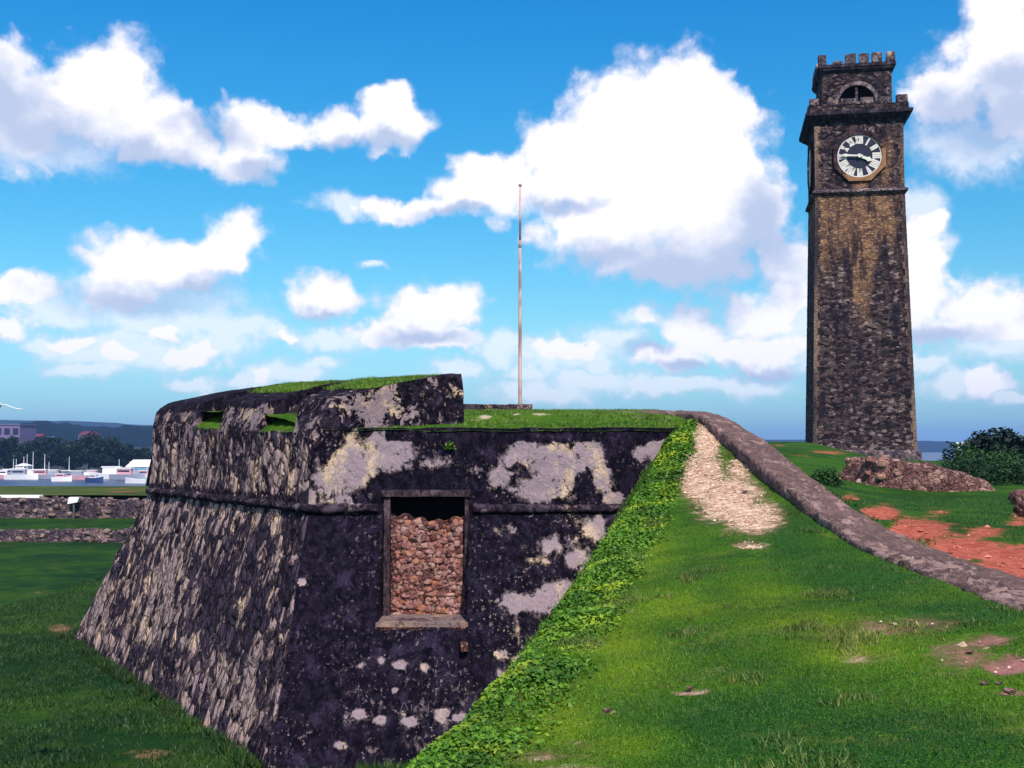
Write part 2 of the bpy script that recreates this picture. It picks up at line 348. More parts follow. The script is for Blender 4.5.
RAMP_DIRT = [(728, 498, 42, 28, 1.0), (702, 478, 28, 30, 1.0), (752, 516, 38, 22, .95), (707, 442, 15, 26, 1.0), (715, 425, 9, 9, .9), (750, 545, 22, 6, .75), (740, 470, 22, 16, .7), (690, 690, 26, 5, .72), (610, 710, 9, 3, .7), (985, 640, 40, 8, .66), (1008, 662, 32, 11, 1.0),
             (940, 650, 20, 5, .5), (1012, 690, 24, 3, .85), (950, 672, 30, 3, .5), (560, 765, 60, 6, .5), (665, 683, 20, 3, .5), (905, 626, 90, 14, .56), (965, 652, 55, 24, .56), (870, 658, 50, 9, .5), (720, 668, 60, 8, .4), (545, 752, 70, 12, .5), (580, 740, 30, 8, .4)]
ys = np.concatenate([np.linspace(-8, 4, 16), np.linspace(4.1, 20.6, 420)])
ss = np.concatenate([np.array([-1, -.85, -.7, -.55, -.42, -.3, -.2, -.12, -.06]), np.linspace(0, 1.04, 130)])
bank = {-1: (3.2, 5.0), -.85: (2.6, 4.2), -.7: (2.1, 3.3), -.55: (1.65, 2.5), -.42: (1.25, 1.75), -.3: (.85, 1.05), -.2: (.55, .56), -.12: (.32, .24), -.06: (.15, .07)}
V = []
for y in ys:
    xe = at(EDGE, y, 0); xw = at(WL, y, 0)
    for s in ss:
        if s < 0:
            dx, dz = bank[round(float(s), 2)]; V.append((xe - dx, y, ramp_z(xe, y) - dz))
        else:
            x = xe + (xw - xe) * s; V.append((x, y, ramp_z(x, y)))
V = np.array(V)
nz = fbm(V, (.9, .9, .9), 3, 5) * .09 + fbm(V, (5, 5, 5), 3, 6) * .030
sv = np.tile(ss, len(ys)); nz = nz * np.where(sv > .93, np.clip((1.04 - sv) / .11, .15, 1), 1)
di = blob(V, RAMP_DIRT) * (sv > -.05)
V[:, 2] += nz - di * .025 + np.where(di > .5, fbm(V, (9, 9, 9), 3, 8) * .035, 0)
TONE = [(610, 640, 60, 40, 1.), (680, 600, 50, 30, .9), (760, 590, 60, 22, .9), (850, 650, 70, 24, .75), (560, 720, 50, 30, .8), (650, 560, 30, 40, 1.), (640, 740, 60, 16, .6), (800, 620, 80, 16, .7)]
LUSH_SHADE = [(860, 580, 90, 22, 1.), (960, 615, 70, 14, .9), (790, 540, 30, 30, .8), (740, 730, 120, 34, .9), (900, 740, 120, 30, 1.), (700, 640, 40, 20, .5), (1000, 640, 40, 30, .2)]  # darker green grass; beside the coping its cast shadow is put into the tone
tone = np.clip(.36 + .5 * blob(V, TONE) - .5 * blob(V, LUSH_SHADE) + fbm(V, (.8, .8, .8), 4, 9, .6) * .9, 0, 1)
ramp = mesh('ramp_ground', V, gridf(len(ys), len(ss)), M_TURF, smooth=True, attrs={'dirt': di, 'tone': tone})
tag(ramp, kind='structure', label='grassy earth ramp rising to the bastion roof')
RV = V

# ------------------------------------------------------------------ ground outside the coping (right) and around the tower
def outer_z(x, y):
    near = np.interp(y, [-8, 5, 8, 10, 13, 16, 20, 30, 41, 50, 70, 90], [-1.3, -1.2, -1.06, -1.0, -.92, -.92, -.95, -1.15, -.95, -.15, .38, .1])   # at the coping side
    far = np.interp(y, [-8, 5, 9, 13, 20, 30, 37, 45, 55, 65, 80, 100], [-1.4, -1.3, -1.15, -1.12, -1.25, -1.42, -1.58, -1.0, -.72, -.72, -1.6, -6])
    r = x / np.maximum(y, 6.)
    t = sstep(r, .245, .345)
    z = near * (1 - t) + far * t
    t2 = sstep(r, .41, .75) * sstep(y, 34, 60)
    z = z * (1 - t2) + (-5.5) * t2
    e = np.maximum(sstep(y, 92, 112), sstep(x, 70, 95)); return z * (1 - e) - 14 * e
def zig(n, a, b, pw): return a + (b - a) * np.linspace(0, 1, n) ** pw
oy = np.concatenate([np.linspace(-8, 6, 15)[:-1], np.linspace(6, 46, 260), np.linspace(46.4, 115, 110)])
ot = zig(190, 0, 1, 2.0)
X = []; 
for y in oy:
    x0 = at(WR, min(y, 20.5), 0) - .04 if y < 20.5 else 3.8 - (y - 20.5) * 0.45
    X.append(x0 + (100 - x0) * ot)
X = np.array(X); Y = np.repeat(oy[:, None], len(ot), 1)
Z = outer_z(X, Y)
zc = np.interp(Y, WR[:, 1], WR[:, 2]) - np.interp(Y, [8, 12, 14, 17], [.05, .06, .10, .5])     # earth banked up against the coping
near = 1 - sstep(X - X[:, :1], .1, 1.6); Z = np.where(Y < 20, Z * (1 - near) + np.minimum(zc, 5) * near, Z)
V = np.stack([X, Y, Z], -1).reshape(-1, 3)
V[:, 2] += fbm(V, (.6, .6, .1), 3, 21) * .12 + fbm(V, (3.5, 3.5, 1), 3, 22) * .035
OUT_DIRT = [(880, 512, 22, 9, 1.2), (915, 530, 40, 14, 1.2), (960, 548, 45, 16, 1.3), (1010, 560, 40, 20, 1.3), (940, 512, 20, 6, .75), (985, 532, 30, 8, .8), (1030, 590, 40, 20, 1.2), (850, 497, 14, 5, .8),
            (830, 452, 26, 3, .7), (800, 455, 20, 5, .45), (1018, 520, 12, 10, .85), (780, 445, 10, 3, .6), (915, 575, 80, 20, 1)]
OD = blob(V, OUT_DIRT); OD = np.clip(OD + fbm(V, (1.3, 1.3, 1), 5, 23, .65) * 1.1 * (OD > .1), 0, 1.4); V[:, 2] -= OD * .03; X_O, Y_O, Z_O = V.T
mesh('outer_ground', V, gridf(len(oy), len(ot)), M_OUT, smooth=True, attrs={'dirt': OD})['kind'] = 'structure'

# ------------------------------------------------------------------ lawn in the ditch, upper terrace, sea
lx = np.concatenate([np.linspace(-190, -40, 50)[:-1], np.linspace(-40, 6, 260)]); ly = np.concatenate([np.linspace(-30, 12, 20)[:-1], np.linspace(12, 66, 300), np.linspace(66.5, 112, 60)])
Y, X = np.meshgrid(ly, lx, indexing='ij')
Z = np.interp(Y, [-30, 61.8, 62.2, 62.8, 72, 75], [-5, -5, -4.85, -4.60, -4.45, -4.45]) 
Z = np.where(Y > 74.4, -3.14, Z); e = sstep(Y, 91, 110); Z = Z * (1 - e) - 14 * e
V = np.stack([X, Y, Z], -1).reshape(-1, 3); V[:, 2] += (fbm(V, (.25, .25, 0), 3, 31) * .22 + fbm(V, (2, 2, 0), 3, 32) * .05) * np.where(V[:, 1] > 70, .25, 1)
LAWN_DIRT = [(60, 628, 18, 7, .9), (115, 685, 8, 3, .6), (150, 755, 30, 9, .75), (40, 592, 30, 3, .5), (15, 740, 30, 8, .45), (122, 491, 9, 3, 1.1), (230, 755, 25, 5, .5), (45, 608, 30, 3, .4)]
mesh('lawn', V, gridf(len(ly), len(lx)), M_LAWN, smooth=True, attrs={'dirt': blob(V, LAWN_DIRT)})['kind'] = 'structure'
V = np.array([(-190, 74.3, -3.05), (5, 74.3, -3.05), (5, 92, -3.05), (-190, 92, -3.05), (-190, 104, -14), (5, 104, -14)]); 
gy = np.linspace(74.2, 104, 40); gx = np.linspace(-190, 5, 80); Y, X = np.meshgrid(gy, gx, indexing='ij')
V = np.stack([X, Y, -3.04 - 11 * sstep(Y, 92, 103)], -1).reshape(-1, 3); V[:, 2] += fbm(V, (.3, .3, 0), 2, 33) * .08
mesh('terrace_ground', V, gridf(40, 80), M_STRIP, smooth=True, attrs={'dirt': blob(V, [(122, 491, 9, 5, 1.2)])})['kind'] = 'structure'
def sea_f(n):
    p = n.pos(); a = n.noise(n.v('MULTIPLY', p, (1, .4, 1)), .3, 5, .6)
    return (n.mix(a, (.003, .012, .06), (.006, .02, .09)), a, .25, .5)
M_SEA = material('sea_water', sea_f, .3, .2)
th = np.linspace(0, 2 * np.pi, 65)[:-1]
V = [(0, 1500, -12)] + [(9000 * math.cos(t), 1500 + 9000 * math.sin(t), -12) for t in th]
mesh('sea', V, [(0, i + 1, (i + 1) % 64 + 1) for i in range(64)], M_SEA)['kind'] = 'structure'

# ------------------------------------------------------------------ the bastion
bast = empty('bastion', (-1, 20, -5))
tag(bast, 'massive dark stained stone bastion with sloping walls, battlement on its left side and blocked window', 'bastion')
def child(o):      # meshes are written in world coordinates: keep them there under the moved empty
    o.parent = bast; o.matrix_parent_inverse = Matrix.Translation(bast.location).inverted(); return o
HX0, HX1 = -2.22, -.74; HZ0, HZ1 = -2.90, -.84
UL = np.array((-.531, .847))
S1 = np.array((-3.53, 20.0)); S2 = S1 + UL * 10.46; B1 = np.array((-3.8, 18.1)); B2 = np.array((-11.7, 30.7))
S3 = np.array((-4.5, 47.)); B3 = np.array((-5.5, 49.5)); S4 = np.array((3.34, 47.)); B4 = np.array((3.34, 49.5))
xs = np.concatenate([np.linspace(3.34, HX1, 118), np.linspace(HX1, HX0, 38)[1:], np.linspace(HX0, S1[0], 34)[1:]])
Sx = [np.array((x, 20.0)) for x in xs]; Bx = [np.array((x - .27 * np.clip((-x - 2.3) / 1.23, 0, 1), 18.1)) for x in xs]; Nx = [np.array((0, -1.))] * len(xs)
nl = np.array((-.847, -.531)); nb = np.array((-.97, .25))
for t in np.linspace(0, 1, 300)[1:]: Sx.append(S1 + (S2 - S1) * t); Bx.append(B1 + (B2 - B1) * t); Nx.append(nl)
for t in np.linspace(0, 1, 60)[1:]: Sx.append(S2 + (S3 - S2) * t); Bx.append(B2 + (B3 - B2) * t); Nx.append(nb)
for t in np.linspace(0, 1, 30)[1:]: Sx.append(S3 + (S4 - S3) * t); Bx.append(B3 + (B4 - B3) * t); Nx.append(np.array((0, 1.)))
for t in np.linspace(0, 1, 30)[1:]: Sx.append(S4 + (np.array((3.34, 21.)) - S4) * t); Bx.append(B4 + (np.array((3.34, 21.)) - B4) * t); Nx.append(np.array((1., 0)))
Sx, Bx, Nx = map(np.array, (Sx, Bx, Nx)); NC = len(Sx)
fr = np.arange(NC) < len(xs)
for _ in range(3):                                              # soften the corner normals
    Nx[1:-1] = (Nx[:-2] + Nx[1:-1] + Nx[2:]) / 3
Nx /= np.linalg.norm(Nx, axis=1)[:, None]
Q = Sx.copy()                                                     # soften corner positions a little
for _ in range(4): Sx[1:-1] = (Sx[:-2] + Sx[1:-1] * 2 + Sx[2:]) / 4; Bx[1:-1] = (Bx[:-2] + Bx[1:-1] * 2 + Bx[2:]) / 4
_k = np.concatenate([xs > -3.2, np.zeros(NC - len(xs), bool)]); Sx[_k] = Q[_k]
def wall_sheet(name, rows, fpos, mat, pale, hole=True, amp=.05, drop=None):
    """rows: array of z; fpos(z) -> (NC,2) plan positions"""
    V = np.zeros((NC, len(rows), 3)); 
    for j, z in enumerate(rows): V[:, j, :2] = fpos(z); V[:, j, 2] = z if np.ndim(z) == 0 else z
    P = V.reshape(-1, 3); left = np.repeat(~fr, len(rows))
    d = np.where(left, fbm(P, (3.4, 3.4, 1.1), 4, 41, .6) * amp * 2.2, fbm(P, (2.2, 2.2, 2.2), 5, 42, .55) * amp * 1.1)
    d += fbm(P, (.5, .5, .5), 2, 43) * .12
    nn = np.repeat(Nx[:, None], len(rows), 1).reshape(-1, 2)
    k = np.ones(len(P))
    if hole:
        inx = np.maximum(HX0 - P[:, 0], P[:, 0] - HX1); inz = np.maximum(HZ0 - P[:, 2], P[:, 2] - HZ1)
        k = np.where(left, 1, sstep(np.maximum(inx, inz), .02, .25))
    P[:, :2] += nn * (d * k)[:, None]
    keep = None
    if hole:
        c = (V[:-1, :-1] + V[1:, 1:]) / 2; keep = ~((c[..., 0] > HX0) & (c[..., 0] < HX1) & (c[..., 2] > HZ0) & (c[..., 2] < HZ1) & fr[:-1, None])
    o = mesh(name, P, gridf(NC, len(rows), keep)[:, ::-1], mat, smooth=True, attrs={'pale': pale(P, left)})
    o.data.materials.append(M_SIDE)
    mi = np.zeros((NC - 1, len(rows) - 1), int); mi[len(xs) - 1:] = 1
    mi = mi.reshape(-1) if keep is None else mi.reshape(-1)[keep.reshape(-1)]
    o.data.polygons.foreach_set('material_index', mi.astype(np.int32))
    return child(o)
PALE_UP = [(350, 465, 34, 26, 1.25), (330, 480, 20, 22, 1.2), (395, 455, 24, 20, 1.15), (378, 440, 16, 10, .9), (520, 455, 26, 18, 1.2), (560, 462, 40, 24, 1.3), (540, 490, 34, 14, 1.25), (585, 455, 16, 20, 1.3), (500, 478, 16, 14, 1.0),
           (602, 478, 14, 20, 1.2), (612, 498, 12, 8, 1.2), (640, 455, 12, 12, 1.1), (655, 450, 12, 14, 1.1), (665, 442, 14, 12, .9), (655, 470, 18, 6, .9), (640, 500, 14, 4, 1.0), (430, 435, 10, 6, .8), (475, 470, 12, 8, .7), (445, 462, 14, 10, .6), (428, 465, 20, 8, .7),
           (335, 500, 20, 8, .8), (310, 500, 14, 20, .7)]
DARK_UP = [(480, 445, 20, 16, 1.), (460, 440, 25, 10, 1.), (430, 485, 50, 9, 1.2), (615, 452, 10, 14, 1.), (632, 475, 14, 16, 1.1), (585, 485, 8, 12, 1.), (520, 465, 8, 6, .8), (470, 492, 30, 7, 1.)]
PALE_LO = [(560, 600, 36, 15, 1.05), (520, 602, 24, 10, 1.0), (550, 545, 12, 12, .75), (575, 560, 10, 8, .8), (595, 530, 12, 10, .7), (535, 560, 18, 5, .7), (505, 530, 20, 6, .5), (540, 655, 12, 8, .95), (522, 660, 10, 8, .9), (503, 675, 8, 5, .8),
           (500, 655, 8, 5, .7), (425, 668, 7, 6, 1.1), (398, 665, 8, 5, .9), (380, 660, 6, 6, .8), (395, 690, 5, 5, 1.1), (443, 715, 7, 8, 1.2), (380, 720, 6, 5, 1.2), (358, 715, 9, 6, 1.0), (410, 722, 5, 4, 1.1), (432, 755, 10, 7, 1.2), (340, 745, 8, 6, 1.),
           (460, 718, 12, 5, .7), (480, 718, 8, 5, .8), (360, 665, 5, 4, .9), (345, 720, 10, 16, .5), (300, 740, 12, 14, .6), (330, 700, 18, 8, .3), (620, 545, 10, 12, .5), (600, 560, 18, 8, .6), (575, 630, 16, 6, .6), (372, 750, 12, 6, .6), (302, 582, 6, 5, 1.4), (284, 586, 5, 4, 1.3)]
def pale_up(P, left):
    r = blob(P, PALE_UP) - .8 * blob(P, DARK_UP); top = sstep(P[:, 2], .05, .25)
    return np.where(left, .18 + .3 * sstep(P[:, 2], .1, -.6) - 1.1 * sstep(P[:, 2], -.78, -.95), 1.7 * r - 1.8 * top * (P[:, 0] > -2.2) - .22)
PALE_FL = [(165, 600, 26, 60, .7), (105, 620, 22, 30, .5), (150, 510, 30, 20, .4), (255, 700, 40, 26, .7), (215, 690, 20, 16, .4), (270, 560, 26, 30, .2), (190, 520, 20, 30, .3), (290, 640, 12, 40, .4), (240, 510, 40, 14, .45), (110, 600, 10, 40, .5)]
DARK_FL = [(215, 600, 34, 46, 1.), (170, 655, 30, 16, .8), (250, 620, 20, 30, .6), (130, 560, 12, 40, .4), (240, 560, 30, 20, .5)]
def pale_lo(P, left):
    r = blob(P, PALE_LO); fl_ = blob(P, PALE_FL) - .9 * blob(P, DARK_FL)
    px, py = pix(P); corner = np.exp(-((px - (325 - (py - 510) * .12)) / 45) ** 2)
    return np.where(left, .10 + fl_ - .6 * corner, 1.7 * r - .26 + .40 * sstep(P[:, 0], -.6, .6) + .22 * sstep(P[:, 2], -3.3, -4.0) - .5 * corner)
rows_lo = np.concatenate([np.linspace(-5.25, HZ0, 62), np.linspace(HZ0, -1.12, 48)[1:]])
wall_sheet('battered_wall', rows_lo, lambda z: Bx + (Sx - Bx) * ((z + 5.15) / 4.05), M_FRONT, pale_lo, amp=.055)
zt = np.where(fr, .35, np.interp(np.linalg.norm(Sx - S1, axis=1), [0, .6, 2.5, 10.46, 11], [.33, .31, .33, .58, .58]))
zt = np.where(np.arange(NC) >= len(xs) + 299, .55, zt)
rows_up = np.concatenate([np.linspace(-1.12, HZ1, 8), np.linspace(HZ1, 0, 22)[1:]])
def wall_up():
    rows = list(rows_up) + list(np.linspace(0, 1, 10)[1:])
    Vz = np.array([[(r if j < len(rows_up) else r * zt[i]) for j, r in enumerate(rows)] for i in range(NC)])
    V = np.zeros((NC, len(rows), 3)); V[..., 2] = Vz
    ins = (Vz + 1.1) / 1.45 * .10
    V[..., 0] = Sx[:, None, 0] - Nx[:, None, 0] * (ins - .02); V[..., 1] = Sx[:, None, 1] - Nx[:, None, 1] * (ins - .02)
    P = V.reshape(-1, 3); left = np.repeat(~fr, len(rows))
    d = np.where(left, fbm(P, (4, 4, 1.1), 4, 44, .6) * .16, fbm(P, (2.4, 2.4, 2.4), 5, 45, .55) * .07)
    inx = np.maximum(HX0 - P[:, 0], P[:, 0] - HX1); inz = np.maximum(HZ0 - P[:, 2], P[:, 2] - HZ1)
    k = np.where(left, 1, sstep(np.maximum(inx, inz), .02, .25))
    P[:, :2] += np.repeat(Nx[:, None], len(rows), 1).reshape(-1, 2) * (d * k)[:, None]
    c = (V[:-1, :-1] + V[1:, 1:]) / 2; keep = ~((c[..., 0] > HX0) & (c[..., 0] < HX1) & (c[..., 2] < HZ1) & fr[:-1, None])
    P[:, 2] += np.tile(np.arange(len(rows)) == len(rows) - 1, NC) * fbm(P, (3, 3, 3), 3, 46) * .05
    o = mesh('upper_wall', P, gridf(NC, len(rows), keep)[:, ::-1], M_FRONT, smooth=True, attrs={'pale': pale_up(P, left)})
    o.data.materials.append(M_SIDE); mi = np.zeros((NC - 1, len(rows) - 1), int); mi[len(xs) - 1:] = 1
    o.data.polygons.foreach_set('material_index', mi.reshape(-1)[keep.reshape(-1)].astype(np.int32)); return child(o)
wall_up()
# cordon: a half-round stone moulding that stops at the window
prof = [(-.05, -.10), (.02, -.10), (.04, -.06), (.09, -.05), (.115, 0), (.10, .05), (.06, .075), (.02, .085), (-.05, .10)]
def cordon(sel):
    idx = np.where(sel)[0]; V = []
    for i in idx:
        for (o_, z_) in prof: V.append((Sx[i, 0] + Nx[i, 0] * o_, Sx[i, 1] + Nx[i, 1] * o_, -1.06 + z_))
    V = np.array(V); V += np.stack([fbm(V, 2.5, 3, s) for s in (51, 52, 53)], -1) * .07 + np.stack([fbm(V, 11, 2, s) for s in (54, 55, 56)], -1) * .03
    return V, gridf(len(idx), len(prof))[:, ::-1]
xx = Sx[:, 0]
Va, Fa = cordon(fr & (xx >= HX1 + .06)); Vb, Fb = cordon(~(fr & (xx > HX0 - .06)))
child(mesh('cordon', np.vstack([Va, Vb]), np.vstack([Fa, Fb + len(Va)]), M_CORDON, smooth=True, attrs={'pale': np.zeros(len(Va) + len(Vb))}))
# battlement blocks with sloping tops, deep embrasures between
def Rg(t): return np.array((-.91 - .531 * t, 21 + .847 * t, 1.37 + .026 * min(t, 9)))
def Og(t): p = S1 + UL * t - nl * .07; return np.array((p[0], p[1], np.interp(t, [0, .6, 2.5, 10.46], [.33, .31, .33, .58])))
def merlon(o0, o1, r0, r1, mat_top=None, far=None, grass=True):
    nu, A = 40, []
    for u in np.linspace(0, 1, nu):
        o = Og(o0 + (o1 - o0) * u); r = Rg(r0 + (r1 - r0) * u)
        if far is not None: r = r * (1 - max(0, (u - .6) / .4)) + np.array(far) * max(0, (u - .6) / .4)
        dr = (r - o); dr[2] = 0; L = np.linalg.norm(dr); dr /= L
        pts = [o + (0, 0, -.45), o + (0, 0, -.05), o + dr * .03]
        ch = o + dr * .34; ch[2] = o[2] + .50 * (r[2] - o[2]); 
        for q in np.linspace(0, 1, 8)[1:]: pts.append(pts[2] * (1 - q) + ch * q)
        for q in np.linspace(0, 1, 26)[1:]: pts.append(ch * (1 - q) + r * q + np.array((0, 0, .05 * math.sin(math.pi * q))))
        ib = r + np.array((0, 0, -.02)); 
        for q in np.linspace(0, 1, 8)[1:]: pts.append(np.array((ib[0], ib[1], ib[2] * (1 - q) + .1 * q)) + dr * .02)
        A.append(pts)
    A = np.array(A); nv = A.shape[1]
    # end faces: a ribbon of quads from each outline point down to the base
    V = [A.reshape(-1, 3)]; Fq = [gridf(nu, nv)]
    b = nu * nv
    for side, i in ((0, 0), (1, nu - 1)):
        prof_ = A[i]; ne = 14; G = []
        for k in range(nv):
            for q in np.linspace(0, 1, ne): G.append(prof_[k] * (1 - q) + np.array((prof_[k][0], prof_[k][1], min(prof_[k][2], -.1))) * q)
        G = np.array(G); V.append(G); f = gridf(nv, ne) + b; Fq.append(f if side == 0 else f[:, ::-1]); b += len(G)
    V = np.vstack(V); Fq = np.vstack(Fq)[:, ::-1]
    V = V + np.stack([fbm(V, 2.2, 4, s) for s in (61, 62, 63)], -1) * .07 + np.stack([fbm(V, 8, 3, s) for s in (64, 65, 66)], -1) * .03
    top = np.zeros(len(V)); g = np.zeros(len(V)); t_ = np.tile(np.concatenate([np.zeros(10), np.linspace(0, 1, 25), np.zeros(nv - 35)]), nu)
    uu = np.repeat(np.linspace(0, 1, nu), nv)
    g[:nu * nv] = sstep(t_, .25, .45) * sstep(t_, .98, .82) * sstep(uu, .02, .15) * sstep(uu, .98, .85)
    return V, Fq, g
def merl_mat():
    m = M_MERL.copy(); m.name = 'merlon_stone_and_grass'; n = N(m.node_tree); b = m.node_tree.nodes['Principled BSDF']
    src = b.inputs['Base Color'].links[0].from_socket; p = n.pos()
    gr = n.mix(n.ramp(n.noise(p, 4, 5, .7), .35, .65), (.04, .075, .01), (.13, .18, .03))
    k = n.ramp(n.m('ADD', n.attr('grass'), n.m('MULTIPLY', n.m('SUBTRACT', n.noise(p, 3, 5, .7), .5), 1.6)), .5, .7)
    n.l.new(n.mix(k, src, gr), b.inputs['Base Color']); return m
M_MERLG = merl_mat()
for k, (a, lab) in enumerate((((0, .9, 0, 4.3), 'high near merlon with a pale patched end and grassy top'), ((2.8, 5.2, 4.75, 8.6), 'middle merlon with a strip of grass on top'), ((7.05, 10.46, 9.2, 13), 'far merlon, bare dark top'))):
    V, Fq, g = merlon(*a, far=(None, None, tuple(E(172, 402, 30.6)))[k])
    if k == 2: g *= 0
    if k == 1: g *= 1.0
    px_, py_ = pix(V)
    pl = (.14 + 1.0 * np.exp(-((px_ - 372) / 34) ** 2 - ((py_ - 408) / 16) ** 2) - .5 * (V[:, 2] > 1.3)) if k == 0 else np.where(V[:, 2] < .85, .35, -.4)
    o = child(mesh('merlon', V, Fq, M_MERLG, smooth=True, attrs={'pale': pl, 'grass': g})); o['label'] = lab
    if k < 2: MTOP = [V[g > .35]] if k == 0 else MTOP + [V[g > .35]]
# grass sills of the two embrasures
M_SILL = grass_mat('sill_grass', (.03, .09, .006), (.06, .15, .008), (.12, .22, .015), (.012, .010, .014), (.05, .035, .04), 2, .8)
for (o0, o1, r0, r1) in ((.9, 2.8, 4.3, 4.75), (5.24, 7.05, 8.6, 9.2)):
    V = []
    for u in np.linspace(-.04, 1.04, 16):
        for q in np.linspace(0, 1, 24):
            o = Og(o0 + (o1 - o0) * u); r = Rg(r0 + (r1 - r0) * u); p = o * (1 - q) + r * q; p[2] = o[2] - .03 + (.50 * min(1, q * 2.0) + .45 * q) * (1 if o0 > 3 else 1); V.append(p)
    V = np.array(V); V[:, 2] += fbm(V, 5, 3, 71) * .08
    child(mesh('embrasure_sill', V, gridf(16, 24), M_SILL, smooth=True, attrs={'dirt': np.tile(sstep(np.linspace(0, 1, 24), .18, .34) * 1.4, 16)}))
# blocked window in the front wall
YB = 20.02
m = MB()
yw = lambda z: 18.1 + 1.9 * min(1, (z + 5.15) / 4.05)
for x in (HX0, HX1):                         # reveals, from the battered face back to the frame
    zz = np.linspace(HZ0 - .02, HZ1 + .02, 9)
    for a, b_ in zip(zz[:-1], zz[1:]): m.add([(x, yw(a) - .03, a), (x, YB + .5, a), (x, YB + .5, b_), (x, yw(b_) - .03, b_)], [(0, 1, 2, 3)])
m.add([(HX0, yw(HZ0) - .03, HZ0), (HX1, yw(HZ0) - .03, HZ0), (HX1, YB + .5, HZ0), (HX0, YB + .5, HZ0)], [(0, 1, 2, 3)])
m.add([(HX0, 19.97, HZ1), (HX1, 19.97, HZ1), (HX1, YB + .5, HZ1), (HX0, YB + .5, HZ1)], [(3, 2, 1, 0)])
win = child(m.build('blocked_window', M_FRONT)); win.data.attributes.new('pale', 'FLOAT', 'POINT')
win['label'] = 'tall window opening walled up with reddish rubble below a dark gap'
def sub(o): o.parent = win; return o
def jitter(o, amp=.012, sc=6., s=81, cuts=0):
    me = o.data; V = np.empty(len(me.vertices) * 3, np.float32); me.vertices.foreach_get('co', V); V = V.reshape(-1, 3).astype(float)
    V += np.stack([fbm(V, sc, 3, s + k) for k in range(3)], -1) * amp * 2; me.vertices.foreach_set('co', V.ravel().astype(np.float32)); me.update(); return o
def dense_box(x0, x1, y0, y1, z0, z1, step, amp, sc, s, topf=None):
    """box with evenly divided sides, roughened"""
    nx, ny, nz_ = [max(2, int(abs(b - a) / step) + 1) for a, b in ((x0, x1), (y0, y1), (z0, z1))]
    V = []; Fc = []
    def face(fn, a, b):
        nonlocal V, Fc
        base = len(V)
        for i in np.linspace(0, 1, a):
            for j in np.linspace(0, 1, b): V.append(fn(i, j))
        Fc.append(gridf(a, b) + base)
    X_ = lambda t: x0 + (x1 - x0) * t; Y_ = lambda t: y0 + (y1 - y0) * t; Z_ = lambda t: z0 + (z1 - z0) * t
    face(lambda i, j: (X_(i), y0, Z_(j)), nx, nz_); face(lambda i, j: (X_(1 - i), y1, Z_(j)), nx, nz_)
    face(lambda i, j: (x0, Y_(1 - i), Z_(j)), ny, nz_); face(lambda i, j: (x1, Y_(i), Z_(j)), ny, nz_)
    face(lambda i, j: (X_(i), Y_(j), z1), nx, ny); face(lambda i, j: (X_(1 - i), Y_(j), z0), nx, ny)
    V = np.array(V, float)
    if topf is not None: V[:, 2] = np.where(V[:, 2] > z1 - .3, V[:, 2] + topf(V[:, 0]) * sstep(V[:, 2], z1 - .3, z1), V[:, 2])
    V += np.stack([fbm(V, sc, 4, s + k, .6) for k in range(3)], -1) * amp * 2
    return V, np.vstack(Fc)
def dbox(name, mat, *a, pale=0., smooth=True, **k):
    V, Fc = dense_box(*a, **k); return mesh(name, V, Fc, mat, smooth=smooth, attrs={'pale': np.full(len(V), pale)})
def ico(n=2):
    import bmesh
    bm = bmesh.new(); bmesh.ops.create_icosphere(bm, subdivisions=n, radius=1); V = np.array([v.co[:] for v in bm.verts]); Fc = np.array([[v.index for v in f.verts] for f in bm.faces]); bm.free(); return V, Fc
def stones(name, C, S, mat, parent=None, s=0, rot=.3):
    """one mesh of irregular stones: centres C, half sizes S (n,3)"""
    iv, if_ = ico(3); Vs = []; Fs = []; at_ = []
    base = np.sign(iv) * np.abs(iv) ** .62
    for k, (c, h) in enumerate(zip(C, S)):
        d = 1 + .55 * fbm(iv + k * 7.1, 1.6, 3, s); a = RNG.uniform(-1, 1) * rot; v = base * d[:, None]
        v = np.stack([v[:, 0] * math.cos(a) - v[:, 2] * math.sin(a), v[:, 1], v[:, 0] * math.sin(a) + v[:, 2] * math.cos(a)], -1) * np.array(h)
        Vs.append(v + np.array(c)); Fs.append(if_ + k * len(iv)); at_.append(np.full(len(iv), RNG.random()))
    return mesh(name, np.vstack(Vs), np.vstack(Fs), mat, parent, True, {'v': np.concatenate(at_)})
def stone_col(name, cols, bump=.02, sc=14):
    def f(n):
        p = n.pos(); r = n.node('ShaderNodeValToRGB'); n.put(r.inputs[0], n.attr('v')); r.color_ramp.elements[0].color = (*cols[0], 1); r.color_ramp.elements[1].color = (*cols[-1], 1)
        for k, c_ in enumerate(cols[1:-1]): e = r.color_ramp.elements.new((k + 1) / (len(cols) - 1)); e.color = (*c_, 1)
        a = n.noise(p, sc, 6, .75); b_ = n.noise(p, sc * .3, 4, .6)
        c = n.mix(n.ramp(a, .35, .65, .55, 0), r.outputs[0], tuple(v * .25 for v in cols[0])); c = n.mix(n.ramp(b_, .5, .66, 0, .7), c, cols[-1])
        c = n.mix(n.ramp(n.noise(n.v('ADD', p, (4, 4, 4)), sc * .6, 5, .7), .54, .64, 0, .85), c, (.02, .014, .014))
        return (c, a, bump, 1.)
    return material(name, f, .95, .05)
M_ST_RED = stone_col('infill_stone', [(.12, .045, .04), (.28, .11, .105), (.42, .20, .185), (.44, .17, .10), (.52, .31, .28)], .03, 12)
Cs, Sz = [], []; z_ = HZ0 + .05
